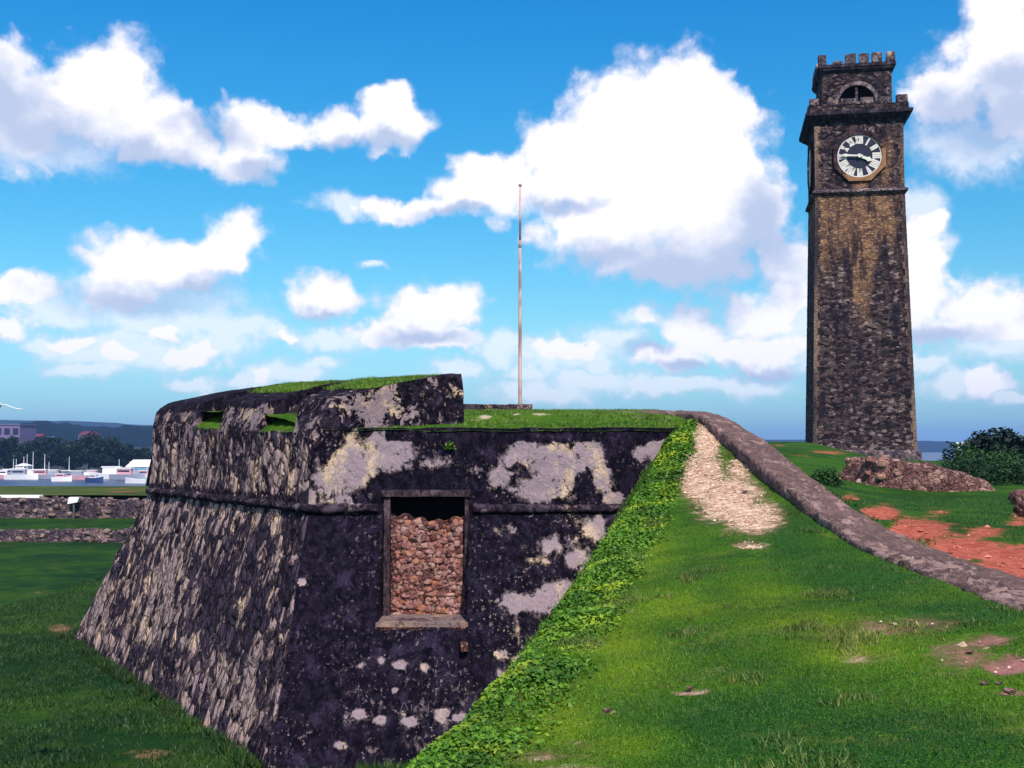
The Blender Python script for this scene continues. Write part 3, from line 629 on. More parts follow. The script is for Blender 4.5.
while z_ < -1.22:
    h_ = RNG.uniform(.040, .060); x_ = HX0 + RNG.uniform(.14, .20)
    while x_ < HX1 - .12:
        w_ = RNG.uniform(.035, .085); top = -1.20 + .05 * math.sin((x_ + 1) * 5) + .04 * math.sin(x_ * 17)
        if z_ + h_ < top: Cs.append((min(x_ + w_, HX1 - .14), YB + .118 + RNG.uniform(-.015, .02), z_ + RNG.uniform(-.035, .035))); k_ = RNG.uniform(.75, 1.35); Sz.append((w_ * k_, .065, h_ * RNG.uniform(.7, 1.5)))
        x_ += w_ * 1.6
    z_ += h_ * 1.85
sub(stones('facing_stones', Cs, Sz, M_ST_RED, s=701, rot=.9))
sub(dbox('rubble_infill', M_INFILL, HX0 + .12, HX1 - .07, YB + .075, YB + .4, HZ0, -1.22, .04, .035, 7, 91, topf=lambda x: .06 * np.sin((x + 1) * 5) + .03 * np.sin(x * 23), pale=.2))
for (a, b_) in ((HX0 + .01, HX0 + .115), (HX1 - .075, HX1 - .003)):
    sub(dbox('jamb', M_FRAME, a, b_, YB - .08, YB + .3, HZ0 + .02, HZ1 - .005, .05, .010, 8, 95))
sub(dbox('lintel', M_FRAME, HX0 - .02, HX1 + .02, YB - .14, YB + .3, HZ1 + .003, HZ1 + .115, .05, .010, 8, 97))
sub(dbox('sill', M_FRAME, HX0 - .03, HX1 + .01, yw(HZ0) - .03, YB + .1, HZ0 - .045, HZ0 + .03, .04, .016, 7, 99, pale=.6))
sub(dbox('sill_rubble', M_INFILL, HX0 - .03, HX1 - .03, yw(HZ0) - .035, YB - .2, HZ0 - .19, HZ0 - .05, .03, .035, 7, 99, pale=-.1))
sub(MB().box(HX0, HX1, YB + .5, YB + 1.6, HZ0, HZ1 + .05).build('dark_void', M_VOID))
sub(dbox('loose_brick', M_INFILL, -.83, -.72, 18.78, 18.95, -3.28, -3.15, .03, .02, 9, 103, pale=.4))

# faint letters scratched in the lichen
def scratch():
    from mathutils.bvhtree import BVHTree
    w_ = [o for o in bast.children if o.name.startswith('battered_wall')][0]
    bv = BVHTree.FromPolygons([v.co[:] for v in w_.data.vertices], [p.vertices[:] for p in w_.data.polygons])
    m = MB(); L = [[(400.5, 711.5), (403, 704), (404.5, 703)], [(404.5, 703), (408, 709.5), (404, 712.5), (400.5, 711.5)], [(411.5, 704.5), (411.5, 711)], [(414, 707.5), (418.5, 707)], [(415.5, 707.5), (416.5, 713)], [(423, 713), (423, 704)], [(423, 704), (428, 714)], [(428, 714), (428.5, 703.5)]]
    for st in L:
        pts = []
        for (x, y) in st:
            d = E(x, y, 1.0).normalized(); h = bv.ray_cast(Vector((0, 0, 0)), d)
            if h[0]: pts.append(h[0] + h[1] * .004 * (1 if h[1].y < 0 else -1))
        if len(pts) > 1: m.tube(pts, .009, 5)
    o = m.build('scratched_letters', plain('scratch', (.10, .08, .11), .9), smooth=True); o['kind'] = None; del o['kind']; child(o)
scratch()
# grass roof of the bastion
gx = np.linspace(-9.2, 3.9, 190); gy = np.concatenate([np.linspace(20.05, 27, 150), np.linspace(27.2, 46.9, 50)])
Y, X = np.meshgrid(gy, gx, indexing='ij')
Z = np.interp(Y, [20.05, 20.5, 22, 24, 26, 47], [.30, .37, .60, .775, .82, .85]) 
Z = np.where(X > 2.6, np.minimum(Z, np.interp(Y, [20, 20.6, 22, 24, 26, 47], [.30, .45, .60, .76, .8, .8])), Z)
e = sstep(X, 3.3, 3.9) * sstep(Y, 20, 21); Z = Z - e * .9
V = np.stack([X, Y, Z], -1).reshape(-1, 3)
# pull the left boundary inside the flank wall
lim = np.interp(V[:, 1], [20, 28.9, 47], [-3.4, -8.9, -4.4]) + .15; V[:, 0] = np.maximum(V[:, 0], lim)
V[:, 2] += fbm(V, (1.5, 1.5, 0), 3, 111) * .07 + fbm(V, (8, 8, 0), 2, 112) * .03
d = blob(V, [(485, 417, 9, 3, .9), (540, 414, 14, 2, .8), (590, 414, 16, 2, .75), (640, 416, 14, 3, .85), (665, 419, 10, 2, .7), (515, 414, 8, 2, .8), (475, 420, 14, 2, .7)])
mesh('terreplein', V, gridf(len(gy), len(gx)), M_TERR, smooth=True, attrs={'dirt': d})['kind'] = 'structure'

# ------------------------------------------------------------------ coping wall along the ramp
def coping():
    yy = np.concatenate([np.linspace(-8, 6, 60)[:-1], np.linspace(6, 20.6, 560)]); L = [(at(WL, y, 0), y, at(WL, y, 2)) for y in yy]; Rr = [(at(WR, y, 0), y, at(WR, y, 2)) for y in yy]
    # smooth z
    L = np.array(L); Rr = np.array(Rr)
    for A in (L, Rr):
        for c in (0, 2):
            k = np.ones(25) / 25; A[12:-12, c] = np.convolve(A[:, c], k, 'valid')
    L[-12:, 0] = np.linspace(L[-12, 0], L[-12, 0] - .05, 12)
    endL = [np.array(E(*q)) for q in ((688, 413.5, 21.6), (668, 413, 22.4), (640, 412.8, 23.0), (600, 412.6, 23.6), (560, 412.4, 24.0), (520, 412, 24.3))]
    endR = [np.array(E(*q)) for q in ((706, 411.5, 22.4), (680, 411, 23.2), (645, 410.8, 23.8), (600, 410.6, 24.3), (560, 410.4, 24.7), (520, 410, 25.0))]
    def ext(A, Bp):
        pts = [A[-1]] + Bp; out = []
        for a, b in zip(pts[:-1], pts[1:]):
            for q in np.linspace(0, 1, 9)[1:]: out.append(a * (1 - q) + b * q)
        return np.vstack([A, out])
    L = ext(L, endL); Rr = ext(Rr, endR); rows = []
    n = len(L)
    for i in range(n):
        l, r = L[i], Rr[i]; rw = []
        for q in np.linspace(0, 1, 6): rw.append(l + np.array((0, 0, -.55 * (1 - q))) - (0, 0, .012 * q))
        for q in np.linspace(0, 1, 12)[1:-1]: rw.append(l * (1 - q) + r * q + np.array((0, 0, .018 * math.sin(math.pi * q))))
        for q in np.linspace(0, 1, 6): rw.append(r + np.array((0, 0, -.9 * q - .012)))
        rows.append(rw)
    V = np.array(rows); nv = V.shape[1]; V = V.reshape(-1, 3)
    sl_ = np.floor(V[:, 1] / .83 + .3 * np.sin(V[:, 1] * .9)); fr_ = (V[:, 1] / .83 + .3 * np.sin(V[:, 1] * .9)) % 1
    V[:, 2] += (np.sin(sl_ * 12.9) * .010) - .022 * np.exp(-((np.minimum(fr_, 1 - fr_)) / .03) ** 2)
    V += np.stack([fbm(V, 3, 4, s) for s in (121, 122, 123)], -1) * np.array((.09, .05, .05)) + np.stack([fbm(V, 14, 3, s) for s in (124, 125, 126)], -1) * np.interp(V[:, 1], [6, 10, 16], [.05, .03, .018])[:, None]
    f = gridf(n, nv)[:, ::-1]
    o = mesh('coping_wall', V, f, M_COPE, smooth=True, attrs={'pale': np.interp(V[:, 1], [6, 12, 21], [.25, 0, -.05])})
    tag(o, 'long low weathered stone wall with flat top running up beside the grass ramp', 'wall')
coping()
o = dbox('stone_ledge', M_RUBGREY, -1.15, .45, 26, 27, .55, .99, .08, .04, 3, 131); tag(o, 'thin low stone ledge lying behind the grass beside the flagpole foot', 'ledge')

# ------------------------------------------------------------------ flagpole
fp = empty('flagpole', E(520, 430, 45)); tag(fp, 'tall thin weathered bare flagpole standing behind the bastion', 'flagpole')
top = E(520, 186, 45); bz = .7
def pole_f(n):
    z = n.noise(n.v('MULTIPLY', n.pos(), (1, 1, .5)), 1.2, 4)
    return n.mix(n.ramp(z, .45, .6), (.62, .40, .36), (.26, .13, .13))
mp = material('pole_paint', pole_f, .6)
H = top.z - bz; fp.location = (top.x, 45, bz)
MB().tube([(0, 0, -.3), (0, 0, .2 * H), (0, 0, .5 * H), (0, 0, .76 * H)], [.075, .07, .062, .052], 12).build('mast', mp, fp, True)
MB().tube([(0, 0, .76 * H), (.01, 0, H)], [.046, .036], 10).build('topmast', mp, fp, True)
MB().tube([(0, 0, .745 * H), (0, 0, .775 * H)], [.060, .060], 12).build('band', mp, fp, True)
MB().tube([(.01, 0, H), (.01, 0, H + .06), (.01, 0, H + .1)], [.07, .075, .02], 10).build('truck', mp, fp, True)

# ------------------------------------------------------------------ clock tower
def tower():
    D = 70.0; px2m = D / F
    zz = lambda py: E(860, py, D).z
    fc = E(862, 300, D); yaw = R(-10)
    hw = 2.9
    T = empty('clock_tower', (fc.x + math.sin(-yaw) * hw * 1., D + math.cos(yaw) * hw, -1.6), yaw)
    tag(T, 'tall square rubble stone clock tower with white numbered dial and battlements', 'clock tower')
    Z0 = -1.6; z = lambda py: zz(py) - Z0
    def tw_f(qu):
        def f(n):
            p = n.pos(); a = n.attr('stain'); sc = n.v('MULTIPLY', p, (1, 1, 1.9))
            wr = n.v('ADD', sc, n.v('MULTIPLY', n.v('SUBTRACT', n.noise(sc, 2.5, 3, .6, 'Color'), (.5, .5, .5)), (.5, .5, .5)))
            cell = n.vor(wr, 3.7, 'Color'); edge = n.vor(wr, 3.7, 'Distance', 'DISTANCE_TO_EDGE')
            r = n.node('ShaderNodeSeparateColor'); n.put(r.inputs[0], cell)
            big = n.noise(n.v('MULTIPLY', p, (1, 1, .22)), .75, 5, .65)
            c = n.mix(n.ramp(r.outputs[0], .1, .95), (.010, .007, .012), (.10, .064, .066))
            c = n.mix(n.ramp(r.outputs[1], .74, .98, 0, .6), c, (.36, .26, .24))
            warm = n.ramp(n.m('ADD', a, n.m('MULTIPLY', n.m('SUBTRACT', big, .5), 1.6)), .35, .8)
            c = n.mix(n.m('MULTIPLY', warm, .78), c, n.mix(r.outputs[2], (.13, .068, .05), (.52, .28, .145)))
            c = n.mix(n.ramp(n.noise(n.v('MULTIPLY', p, (1, 1, .18)), 1.5, 6, .75), .47, .62, 0, .85), c, (.016, .012, .024))
            fine = n.noise(p, 5, 7, .8)
            c = n.mix(n.ramp(fine, .55, .75, 0, .6), c, (.36, .27, .25) if not qu else (.5, .36, .24))
            c = n.mix(n.ramp(edge, 0, .07, .55, 0), c, (.018, .013, .022))
            if qu: c = n.mix(n.ramp(big, .40, .62), (.05, .035, .04), (.30, .19, .14))
            if qu: c = n.mix(n.ramp(fine, .5, .62, 0, .8), c, (.04, .03, .05))
            h = n.m('ADD', n.m('MULTIPLY', n.ramp(edge, 0, .16), .5), n.m('MULTIPLY', fine, .6))
            return (c, h, .12, 1.0)
        return f
    MT = material('tower_rubble', tw_f(False), .9, .15); MQ = material('tower_quoin', tw_f(True), .9, .15)
    MD = stone_mat('tower_cornice', (.015, .012, .02), (.06, .045, .06), (.24, .17, .17), (.40, .28, .19), .6, .58, .12, 1.2, .6, .05)
    MC = stone_mat('tower_battlement', (.03, .022, .035), (.12, .085, .10), (.34, .25, .26), (.62, .44, .32), 1, .47, .12, 1.6, .56, .06)
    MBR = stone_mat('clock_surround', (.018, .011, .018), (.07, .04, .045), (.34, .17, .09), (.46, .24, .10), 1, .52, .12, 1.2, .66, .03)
    wB, wS, wC = 100.5 * px2m / 2, 86.5 * px2m / 2, 86.5 * px2m / 2
    zS = z(191); zC0, zC1 = z(119), z(111); zT = z(97); zK0, zK1 = z(67), z(60); zTop = z(50)
    def walls(z0, z1, a0, a1, nz_, name, mat, s, amp=.05, stain=None):
        nu = 28; V = []
        for k, (dx, dy, ox, oy) in enumerate(((1, 0, -1, -1), (0, 1, 1, -1), (-1, 0, 1, 1), (0, -1, -1, 1))):
            for u in np.linspace(0, 1, nu)[:-1]:
                for v in np.linspace(0, 1, nz_):
                    a = a0 + (a1 - a0) * v; V.append(((ox + 2 * dx * u) * a, (oy + 2 * dy * u) * a, z0 + (z1 - z0) * v))
        V = np.array(V); n4 = 4 * (nu - 1)
        i = np.arange(n4)[:, None] * nz_ + np.arange(nz_ - 1)[None]; j = ((np.arange(n4) + 1) % n4)[:, None] * nz_ + np.arange(nz_ - 1)[None]
        Fc = np.stack([i, j, j + 1, i + 1], -1).reshape(-1, 4)
        V[:, :2] += np.stack([fbm(V, 2.4, 4, s), fbm(V, 2.4, 4, s + 1)], -1) * amp * 2
        st = np.zeros(len(V)) if stain is None else stain(V)
        cap = len(V); V = np.vstack([V, [(0, 0, z0), (0, 0, z1)]]); st = np.append(st, [0, 0])
        tri = [(q * nz_, cap, ((q + 1) % n4) * nz_, ((q + 1) % n4) * nz_) for q in range(n4)]
        o = mesh(name, V, Fc, mat, T, True, {'stain': st}); return o
    fa = lambda V, cx, w: np.exp(-((V[:, 0] - cx) / w) ** 2) * (V[:, 1] < -wS * .8)
    st1 = lambda V: (.22 + .95 * fa(V, -.1, .9) * sstep(V[:, 2], z(350), z(230)) + .5 * sstep(V[:, 2], z(280), z(195)) + .55 * fa(V, -2.4, .4) * sstep(V[:, 2], z(330), z(230)))
    walls(0, zS, wB, wS - .02, 150, 'shaft', MT, 201, .05, st1)
    walls(zS, zC0, wS + .0, wC + .0, 60, 'clock_stage', MT, 205, .045, lambda V: .9 * fa(V, .1, .6) * sstep(V[:, 2], z(172), z(185)) + .55 * fa(V, 1.6, .7) * sstep(V[:, 2], z(118), z(140)) * .9 + .12)
    # quoins up the four corners, stepped long and short
    for sx in (-1, 1):
        for sy in (-1, 1):
            m = MB(); zq = .4; k = 0
            while zq < zC0 - .4:
                a = wB + (wS - wB) * min(1, zq / zS); h = .42 + random.uniform(-.06, .06); lx_ = .34 if k % 2 else .22; ly_ = .22 if k % 2 else .34; k += 1
                if True:
                    o_ = a + .03
                    m.box(min(sx * o_, sx * (o_ - lx_)), max(sx * o_, sx * (o_ - lx_)), min(sy * o_, sy * (o_ - ly_)), max(sy * o_, sy * (o_ - ly_)), zq, zq + h - .004, .006)
                zq += h
            m.build('quoin_stones', MQ, T)
    def ring(name, levels, mat, bev=.03):
        m = MB()
        for (a, b, w0, w1) in levels: m.frus(a, b, w0, w1)
        o = m.build(name, mat, T, bevel=bev); return o
    pb = wB
    V_ = ring('plinth', [(0, z(452), pb + .22, pb + .2), (z(452), z(450), pb + .2, pb + .05)], MC)
    ring('string_course', [(zS - .16, zS - .02, wS + .03, wS + .22), (zS - .02, zS + .14, wS + .24, wS + .20), (zS + .14, zS + .22, wS + .16, wS + .04)], MC)
    cw = 105 * px2m / 2
    ring('cornice', [(zC0 - .15, zC0 + .05, wC + .02, wC + .18), (zC0 + .05, zC0 + .28, wC + .24, cw - .1), (zC0 + .28, zC1, cw - .04, cw)], MD)
    # lower battlement: low wall with stones and gaps
    bw = 97 * px2m / 2
    def battl(zb, zt_, w, spans, name, lo):
        for sgn, ax in ((-1, 'y'), (1, 'y'), (-1, 'x'), (1, 'x')):
            m = MB()
            for (a, b) in ([(-w, w)] if lo else []):
                if ax == 'y': m.box(a, b, min(sgn * w, sgn * (w - .3)), max(sgn * w, sgn * (w - .3)), zb, zb + lo)
                else: m.box(min(sgn * w, sgn * (w - .3)) , max(sgn * w, sgn * (w - .3)), a + .3, b - .3, zb, zb + lo)
            if lo: m.build('parapet', MT, T)
            for (a, b, h) in spans:
                m = MB(); hh = zb + (zt_ - zb) * h
                if ax == 'y': m.box(a * w, b * w, min(sgn * (w + .01), sgn * (w - .34)), max(sgn * (w + .01), sgn * (w - .34)), zb + lo + .003, hh, .03)
                else:
                    if abs(a) > .97 or abs(b) > .97: continue
                    m.box(min(sgn * (w + .01), sgn * (w - .34)), max(sgn * (w + .01), sgn * (w - .34)), a * w, b * w, zb + lo + .003, hh, .03)
                m.build(name, MC, T, bevel=.06)
    battl(zC1, zT, bw, [(-1, -.80, 1.05), (-.64, -.42, .95), (-.36, -.06, .95), (.04, .30, .95), (.40, .62, .97), (.76, .985, 1.03)], 'merlon', .42)
    uw = 69 * px2m / 2; kw = 77.5 * px2m / 2
    # belfry stage with a half-round opening in each face
    m = MB(); za, zb_ = zC1 - .3, zK0; ar, az_ = 1.24, z(98.5)
    st = 16; arc = [(ar * math.cos(math.pi * i / st), az_ + ar * math.sin(math.pi * i / st)) for i in range(st + 1)]
    for q in range(4):
        Mq = Matrix.Rotation(q * math.pi / 2, 4, 'Z')
        P = [(-uw, za), (-ar, za), (-ar, az_)] + arc[::-1][1:-1] + [(ar, az_), (ar, za), (uw, za), (uw, zb_), (-uw, zb_)]
        # left and right piers, then spandrel strips over the arch
        for (x0, x1) in ((-uw, -ar), (ar, uw)): m.box(x0 + (.5 if x0 == -uw and q % 2 else 0), x1 - (.5 if x1 == uw and q % 2 else 0), -uw, -uw + .5, za, zb_, 0, Mq)
        for i in range(st):
            (xa, zaa), (xb, zbb) = arc[i], arc[i + 1]
            V8 = [(xa, -uw, zaa), (xb, -uw, zbb), (xb, -uw, zb_), (xa, -uw, zb_), (xa, -uw + .5, zaa), (xb, -uw + .5, zbb), (xb, -uw + .5, zb_), (xa, -uw + .5, zb_)]
            m.add([Mq @ Vector(v) for v in V8], [(0, 3, 2, 1), (4, 5, 6, 7), (0, 1, 5, 4), (3, 7, 6, 2)])
        m.box(-ar, ar, -uw, -uw + .5, za, z(98), 0, Mq)
    bel = m.build('belfry', MT, T)
    for q in range(4):
        Mq = Matrix.Rotation(q * math.pi / 2, 4, 'Z'); m = MB()
        for r0, y0 in ((ar - .02, -uw - .03),):
            for i in range(st):
                a0, a1 = math.pi * i / st, math.pi * (i + 1) / st; ri, ro = ar - .14, ar + .10
                V8 = [(r * math.cos(a), y, az_ + r * math.sin(a)) for y in (y0, y0 + .25) for r, a in ((ri, a0), (ro, a0), (ro, a1), (ri, a1))]
                m.add([Mq @ Vector(v) for v in V8], [(0, 1, 2, 3), (7, 6, 5, 4), (0, 4, 5, 1), (1, 5, 6, 2), (2, 6, 7, 3), (3, 7, 4, 0)])
        m.build('arch_ring', MC, T)
        m = MB(); m.box(-.07, .07, -uw + .12, -uw + .24, az_ - .6, az_ + ar - .05, 0, Mq)
        m.box(-ar + .06, ar - .06, -uw + .13, -uw + .22, az_ - .02, az_ + .08, 0, Mq); m.build('mullion', MC, T)
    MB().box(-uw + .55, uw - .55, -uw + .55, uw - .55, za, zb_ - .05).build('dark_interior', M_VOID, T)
    ring('cap_cornice', [(zK0 - .1, zK0 + .06, uw + .01, uw + .12), (zK0 + .06, zK0 + .22, uw + .16, kw - .04), (zK0 + .22, zK1, kw, kw)], MD)
    battl(zK1, zTop, kw - .03, [(-1, -.78, 1.), (-.62, -.36, .35), (-.30, -.02, 1.), (.06, .32, 1.), (.40, .66, 1.), (.76, 1., 1.05)], 'merlon', 0)
    # clock on the front and on the left side
    cx, cz = 0.02, z(155.3); rr = 21.8 * px2m
    mw = material('dial_white', lambda n: n.mix(n.noise(n.pos(), 3, 3), (.48, .43, .40), (.80, .76, .70)), .5)
    mb = plain('dial_black', (.012, .012, .035), .4, .3)
    for face in (0, 3):
        Mf = Matrix.Rotation(face * math.pi / 2 * -1 if face == 0 else -math.pi / 2, 4, 'Z')
        Mf = Matrix.Identity(4) if face == 0 else Matrix.Rotation(-math.pi / 2, 4, 'Z')
        yf = -wC - .02
        # octagonal stone surround
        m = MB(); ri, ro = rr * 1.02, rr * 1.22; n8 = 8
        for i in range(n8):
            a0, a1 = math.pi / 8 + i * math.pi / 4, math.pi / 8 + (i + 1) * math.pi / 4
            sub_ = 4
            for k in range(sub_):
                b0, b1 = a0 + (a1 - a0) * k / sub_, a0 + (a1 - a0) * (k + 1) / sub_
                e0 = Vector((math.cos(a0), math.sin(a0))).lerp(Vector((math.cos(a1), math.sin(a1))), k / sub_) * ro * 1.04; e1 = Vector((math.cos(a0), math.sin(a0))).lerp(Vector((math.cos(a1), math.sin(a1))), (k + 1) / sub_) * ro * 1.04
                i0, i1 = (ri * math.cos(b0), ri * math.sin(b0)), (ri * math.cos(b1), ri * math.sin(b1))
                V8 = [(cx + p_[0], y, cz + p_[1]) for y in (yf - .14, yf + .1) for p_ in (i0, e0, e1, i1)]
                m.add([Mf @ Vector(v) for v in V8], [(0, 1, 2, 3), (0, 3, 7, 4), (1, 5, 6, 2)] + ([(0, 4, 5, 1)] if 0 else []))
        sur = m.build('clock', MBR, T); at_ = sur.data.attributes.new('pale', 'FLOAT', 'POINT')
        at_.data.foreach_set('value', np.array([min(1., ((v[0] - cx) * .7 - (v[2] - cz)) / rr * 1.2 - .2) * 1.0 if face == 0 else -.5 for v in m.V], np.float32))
        # dial
        N_ = 48; V = [(cx, yf - .03, cz)] + [(cx + rr * math.cos(2 * math.pi * i / N_), yf - .03, cz + rr * math.sin(2 * math.pi * i / N_)) for i in range(N_)]
        mesh('dial', [Mf @ Vector(v) for v in V], [(0, i + 1, (i + 1) % N_ + 1) for i in range(N_)], mb, sur)
        m = MB()
        def ringf(r0, r1, y, y2):
            for i in range(N_):
                a0, a1 = 2 * math.pi * i / N_, 2 * math.pi * (i + 1) / N_
                V8 = [(cx + r * math.cos(a), yy_, cz + r * math.sin(a)) for yy_ in (y, y2) for r, a in ((r0, a0), (r1, a0), (r1, a1), (r0, a1))]
                m.add([Mf @ Vector(v) for v in V8], [(0, 1, 2, 3), (0, 3, 7, 4), (1, 5, 6, 2)])
        ringf(rr * .95, rr * 1.0, yf - .065, yf - .03); m.build('minute_ring', mw, sur)
        # roman numerals as raised strokes
        rom = {1: 'I', 2: 'II', 3: 'III', 4: 'IIII', 5: 'V', 6: 'VI', 7: 'VII', 8: 'VIII', 9: 'IX', 10: 'X', 11: 'XI', 12: 'XII'}
        m = MB(); sw = rr * .070; r0, r1 = rr * .58, rr * .94
        def stroke(h, xa, xb, th_=None, w=sw):
            ang = math.pi / 2 - h * math.pi / 6
            ur = Vector((math.cos(ang), math.sin(ang))); ut = Vector((math.sin(ang), -math.cos(ang)))
            a = ur * r0 + ut * xa; b = ur * r1 + ut * xb
            P4 = [a - ut * w / 2, a + ut * w / 2, b + ut * w / 2, b - ut * w / 2]
            V8 = [(cx + q_[0], y, cz + q_[1]) for y in (yf - .06, yf - .03) for q_ in P4]
            m.add([Mf @ Vector(v) for v in V8], [(0, 1, 2, 3), (0, 4, 5, 1), (1, 5, 6, 2), (2, 6, 7, 3), (3, 7, 4, 0)])
        for h, s in rom.items():
            wch = {'I': rr * .096, 'V': rr * .15, 'X': rr * .16}; tot = sum(wch[c] for c in s); x = -tot / 2
            for c in s:
                xc_ = x + wch[c] / 2; x += wch[c]; q = wch[c] * .36
                if c == 'I': stroke(h, xc_, xc_, w=sw * 1.15)
                elif c == 'V': stroke(h, xc_, xc_ - q, w=sw * 1.3); stroke(h, xc_, xc_ + q)
                else: stroke(h, xc_ - q, xc_ + q); stroke(h, xc_ + q, xc_ - q, w=sw * 1.3)
        m.build('numerals', mw, sur)
        def hand(name, ang, L_, w, tail, y):
            m = MB(); u = Vector((math.sin(ang), math.cos(ang))); t = Vector((u.y, -u.x))
            P = [-u * tail - t * w * .5, -u * tail + t * w * .5, u * L_ * .55 + t * w * .55, u * L_ * .72 + t * w * 1.0, u * L_, u * L_ * .72 - t * w * 1.0, u * L_ * .55 - t * w * .55]
            m.prism([(cx + p_[0], cz + p_[1]) for p_ in P], y - .03, y, Mf); m.build(name, mw, sur)
        hand('hour_hand', R(113), rr * .62, rr * .12, rr * .10, yf - .12); hand('minute_hand', R(274), rr * .90, rr * .075, rr * .14, yf - .17)
        m = MB(); m.prism([(cx + rr * .09 * math.cos(i * math.pi / 6), cz + rr * .09 * math.sin(i * math.pi / 6)) for i in range(12)], yf - .22, yf - .03, Mf); m.build('hub', mw, sur)
    MB().prism([(.55, z(136)), (.95, z(136)), (.93, z(127)), (.57, z(127))], -wC - .16, -wC + .1).build('stone_bracket', MC, T)
tower()

# ------------------------------------------------------------------ rubble walls
def rubble(name, pts, mat, w, label, s, step=.10, seat=None, amp=.10, sc=1.8, pale=0., group=None):
    """pts: (x, y, z_base, z_top) along the wall"""
    pts = np.array(pts, float); L = np.concatenate([[0], np.cumsum(np.linalg.norm(np.diff(pts[:, :2], axis=0), axis=1))])
    t = np.arange(0, L[-1], step); C = [np.interp(t, L, pts[:, k]) for k in range(4)]
    tx, ty = np.gradient(C[0]), np.gradient(C[1]); l = np.hypot(tx, ty); nx, ny = ty / l, -tx / l
    nv = max(4, int(np.max(pts[:, 3] - pts[:, 2]) / step) + 2); rows = []
    endf = np.minimum(1, np.minimum(t, L[-1] - t) / (w * 1.2) + .15)
    for q in np.linspace(0, 1, nv): rows.append(np.stack([C[0] + nx * w / 2 * (1 - .15 * q), C[1] + ny * w / 2 * (1 - .15 * q), C[2] - .2 + (C[3] - C[2] + .2) * q * endf], -1))
    for q in np.linspace(1, -1, 8)[1:-1]: rows.append(np.stack([C[0] + nx * w / 2 * .85 * q, C[1] + ny * w / 2 * .85 * q, C[2] - .2 + (C[3] - C[2] + .2) * endf + .06 * (1 - q * q)], -1))
    for q in np.linspace(1, 0, nv): rows.append(np.stack([C[0] - nx * w / 2 * (1 - .15 * q), C[1] - ny * w / 2 * (1 - .15 * q), C[2] - .2 + (C[3] - C[2] + .2) * q * endf], -1))
    V = np.stack(rows, 1); V_ = V.reshape(-1, 3)
    V_ = V_ + np.stack([fbm(V_, sc, 4, s + k, .6) for k in range(3)], -1) * amp * 2 + np.stack([fbm(V_, sc * 4, 3, s + 5 + k, .6) for k in range(3)], -1) * amp * .7
    o = mesh(name, V_, gridf(len(t), len(rows))[:, ::-1], mat, smooth=True, attrs={'pale': np.full(len(V_), pale)})
    V0 = V_; nn_ = int(L[-1] * 9 * max(.5, float(np.mean(pts[:, 3] - pts[:, 2])))); k_ = RNG.integers(0, len(V0), nn_ * 3); Pk = V0[k_]; Pk = Pk[(Pk[:, 2] > np.interp(Pk[:, 0], np.sort(C[0]), C[2][np.argsort(C[0])]) - .05)][:min(nn_, 420)]
    sz = RNG.uniform(.08, .19, (len(Pk), 1)) * np.array((1.2, .8, .72)) * RNG.uniform(.8, 1.2, (len(Pk), 3))
    stones('facing_stones', Pk, sz, M_ST_PINK if mat is M_RUBBLE else M_ST_GREY, o, s=720)
    return tag(o, label, 'wall', group)
M_ST_PINK = stone_col('pink_stone', [(.20, .09, .08), (.34, .17, .15), (.46, .26, .23), (.40, .20, .13), (.56, .36, .30)], .03, 7)
M_ST_GREY = stone_col('grey_stone', [(.05, .035, .045), (.13, .09, .10), (.24, .17, .17), (.18, .12, .10), (.36, .26, .23)], .03, 5)
def gz(x, y): return float(outer_z(np.array([x]), np.array([y]))[0])
a = E(838, 487, 41.3); b = E(880, 492, 39.8); c = E(925, 496, 39); d_ = E(960, 499, 39); e_ = E(1003, 500, 39.5)
rubble('retaining_wall', [(a.x, a.y, a.z, E(838, 457, 41.3).z), (b.x, b.y, b.z, E(880, 460, 39.8).z), (c.x, c.y, c.z, E(925, 465, 39).z), (d_.x, d_.y, d_.z, E(960, 473, 39).z), (e_.x, e_.y, e_.z, E(1003, 489, 39.5).z)],
       M_RUBBLE, .9, 'low crumbling pinkish rubble wall on the grass in front of the clock tower', 301, .07, amp=.09, pale=.1)
q0 = [E(-560, 531, 62), E(0, 531.5, 62), E(25, 530, 62), E(45, 532.5, 62), E(80, 530, 62), E(110, 531.5, 61.7), E(140, 529, 61.5), E(240, 531, 61)]
rubble('ruined_wall', [(p.x, p.y, -4.98, p.z) for p in q0], M_RUBGREY, .8, 'low tumbled rubble wall crossing the left lawn, nearer of two', 311, .10, amp=.13, pale=.15)
q1 = [E(-560, 498, 73.6), E(0, 497.5, 73.6), E(75, 499, 73.6), E(140, 501, 73.6), E(240, 501, 73.6)]
rubble('terrace_wall', [(p.x, p.y, -4.55, p.z) for p in q1], M_RUBGREY, .9, 'higher stained grey stone wall behind the left lawn, below the harbour strip', 321, .12, amp=.06, pale=-.05)
m_white = plain('white_plaster', (.80, .76, .74), .6, .06)
a = E(-120, 497, 76); b = E(41, 495.0, 73.6)
o = MB().box(-50, b.x, 73.3, 74.0, -3.3, b.z, .01).build('white_kerb', m_white, bevel=.03); tag(o, 'long low white painted kerb on top of the far left wall', 'kerb')
a = E(69, 504, 72.9); b = E(81, 497, 72.9)
o = MB().prism([(a.x, a.z), (b.x - .12, a.z + .12), (b.x, b.z), (a.x + .08, b.z + .0)], 72.6, 73.05).build('white_sign', m_white, bevel=.01)
MB().box((a.x + b.x) / 2 - .05, (a.x + b.x) / 2 + .05, 72.7, 72.8, -4.9, a.z + .02).build('post', plain('post_grey', (.08, .08, .09)), o)
tag(o, 'small blank white board on a post before the far stone wall', 'board')

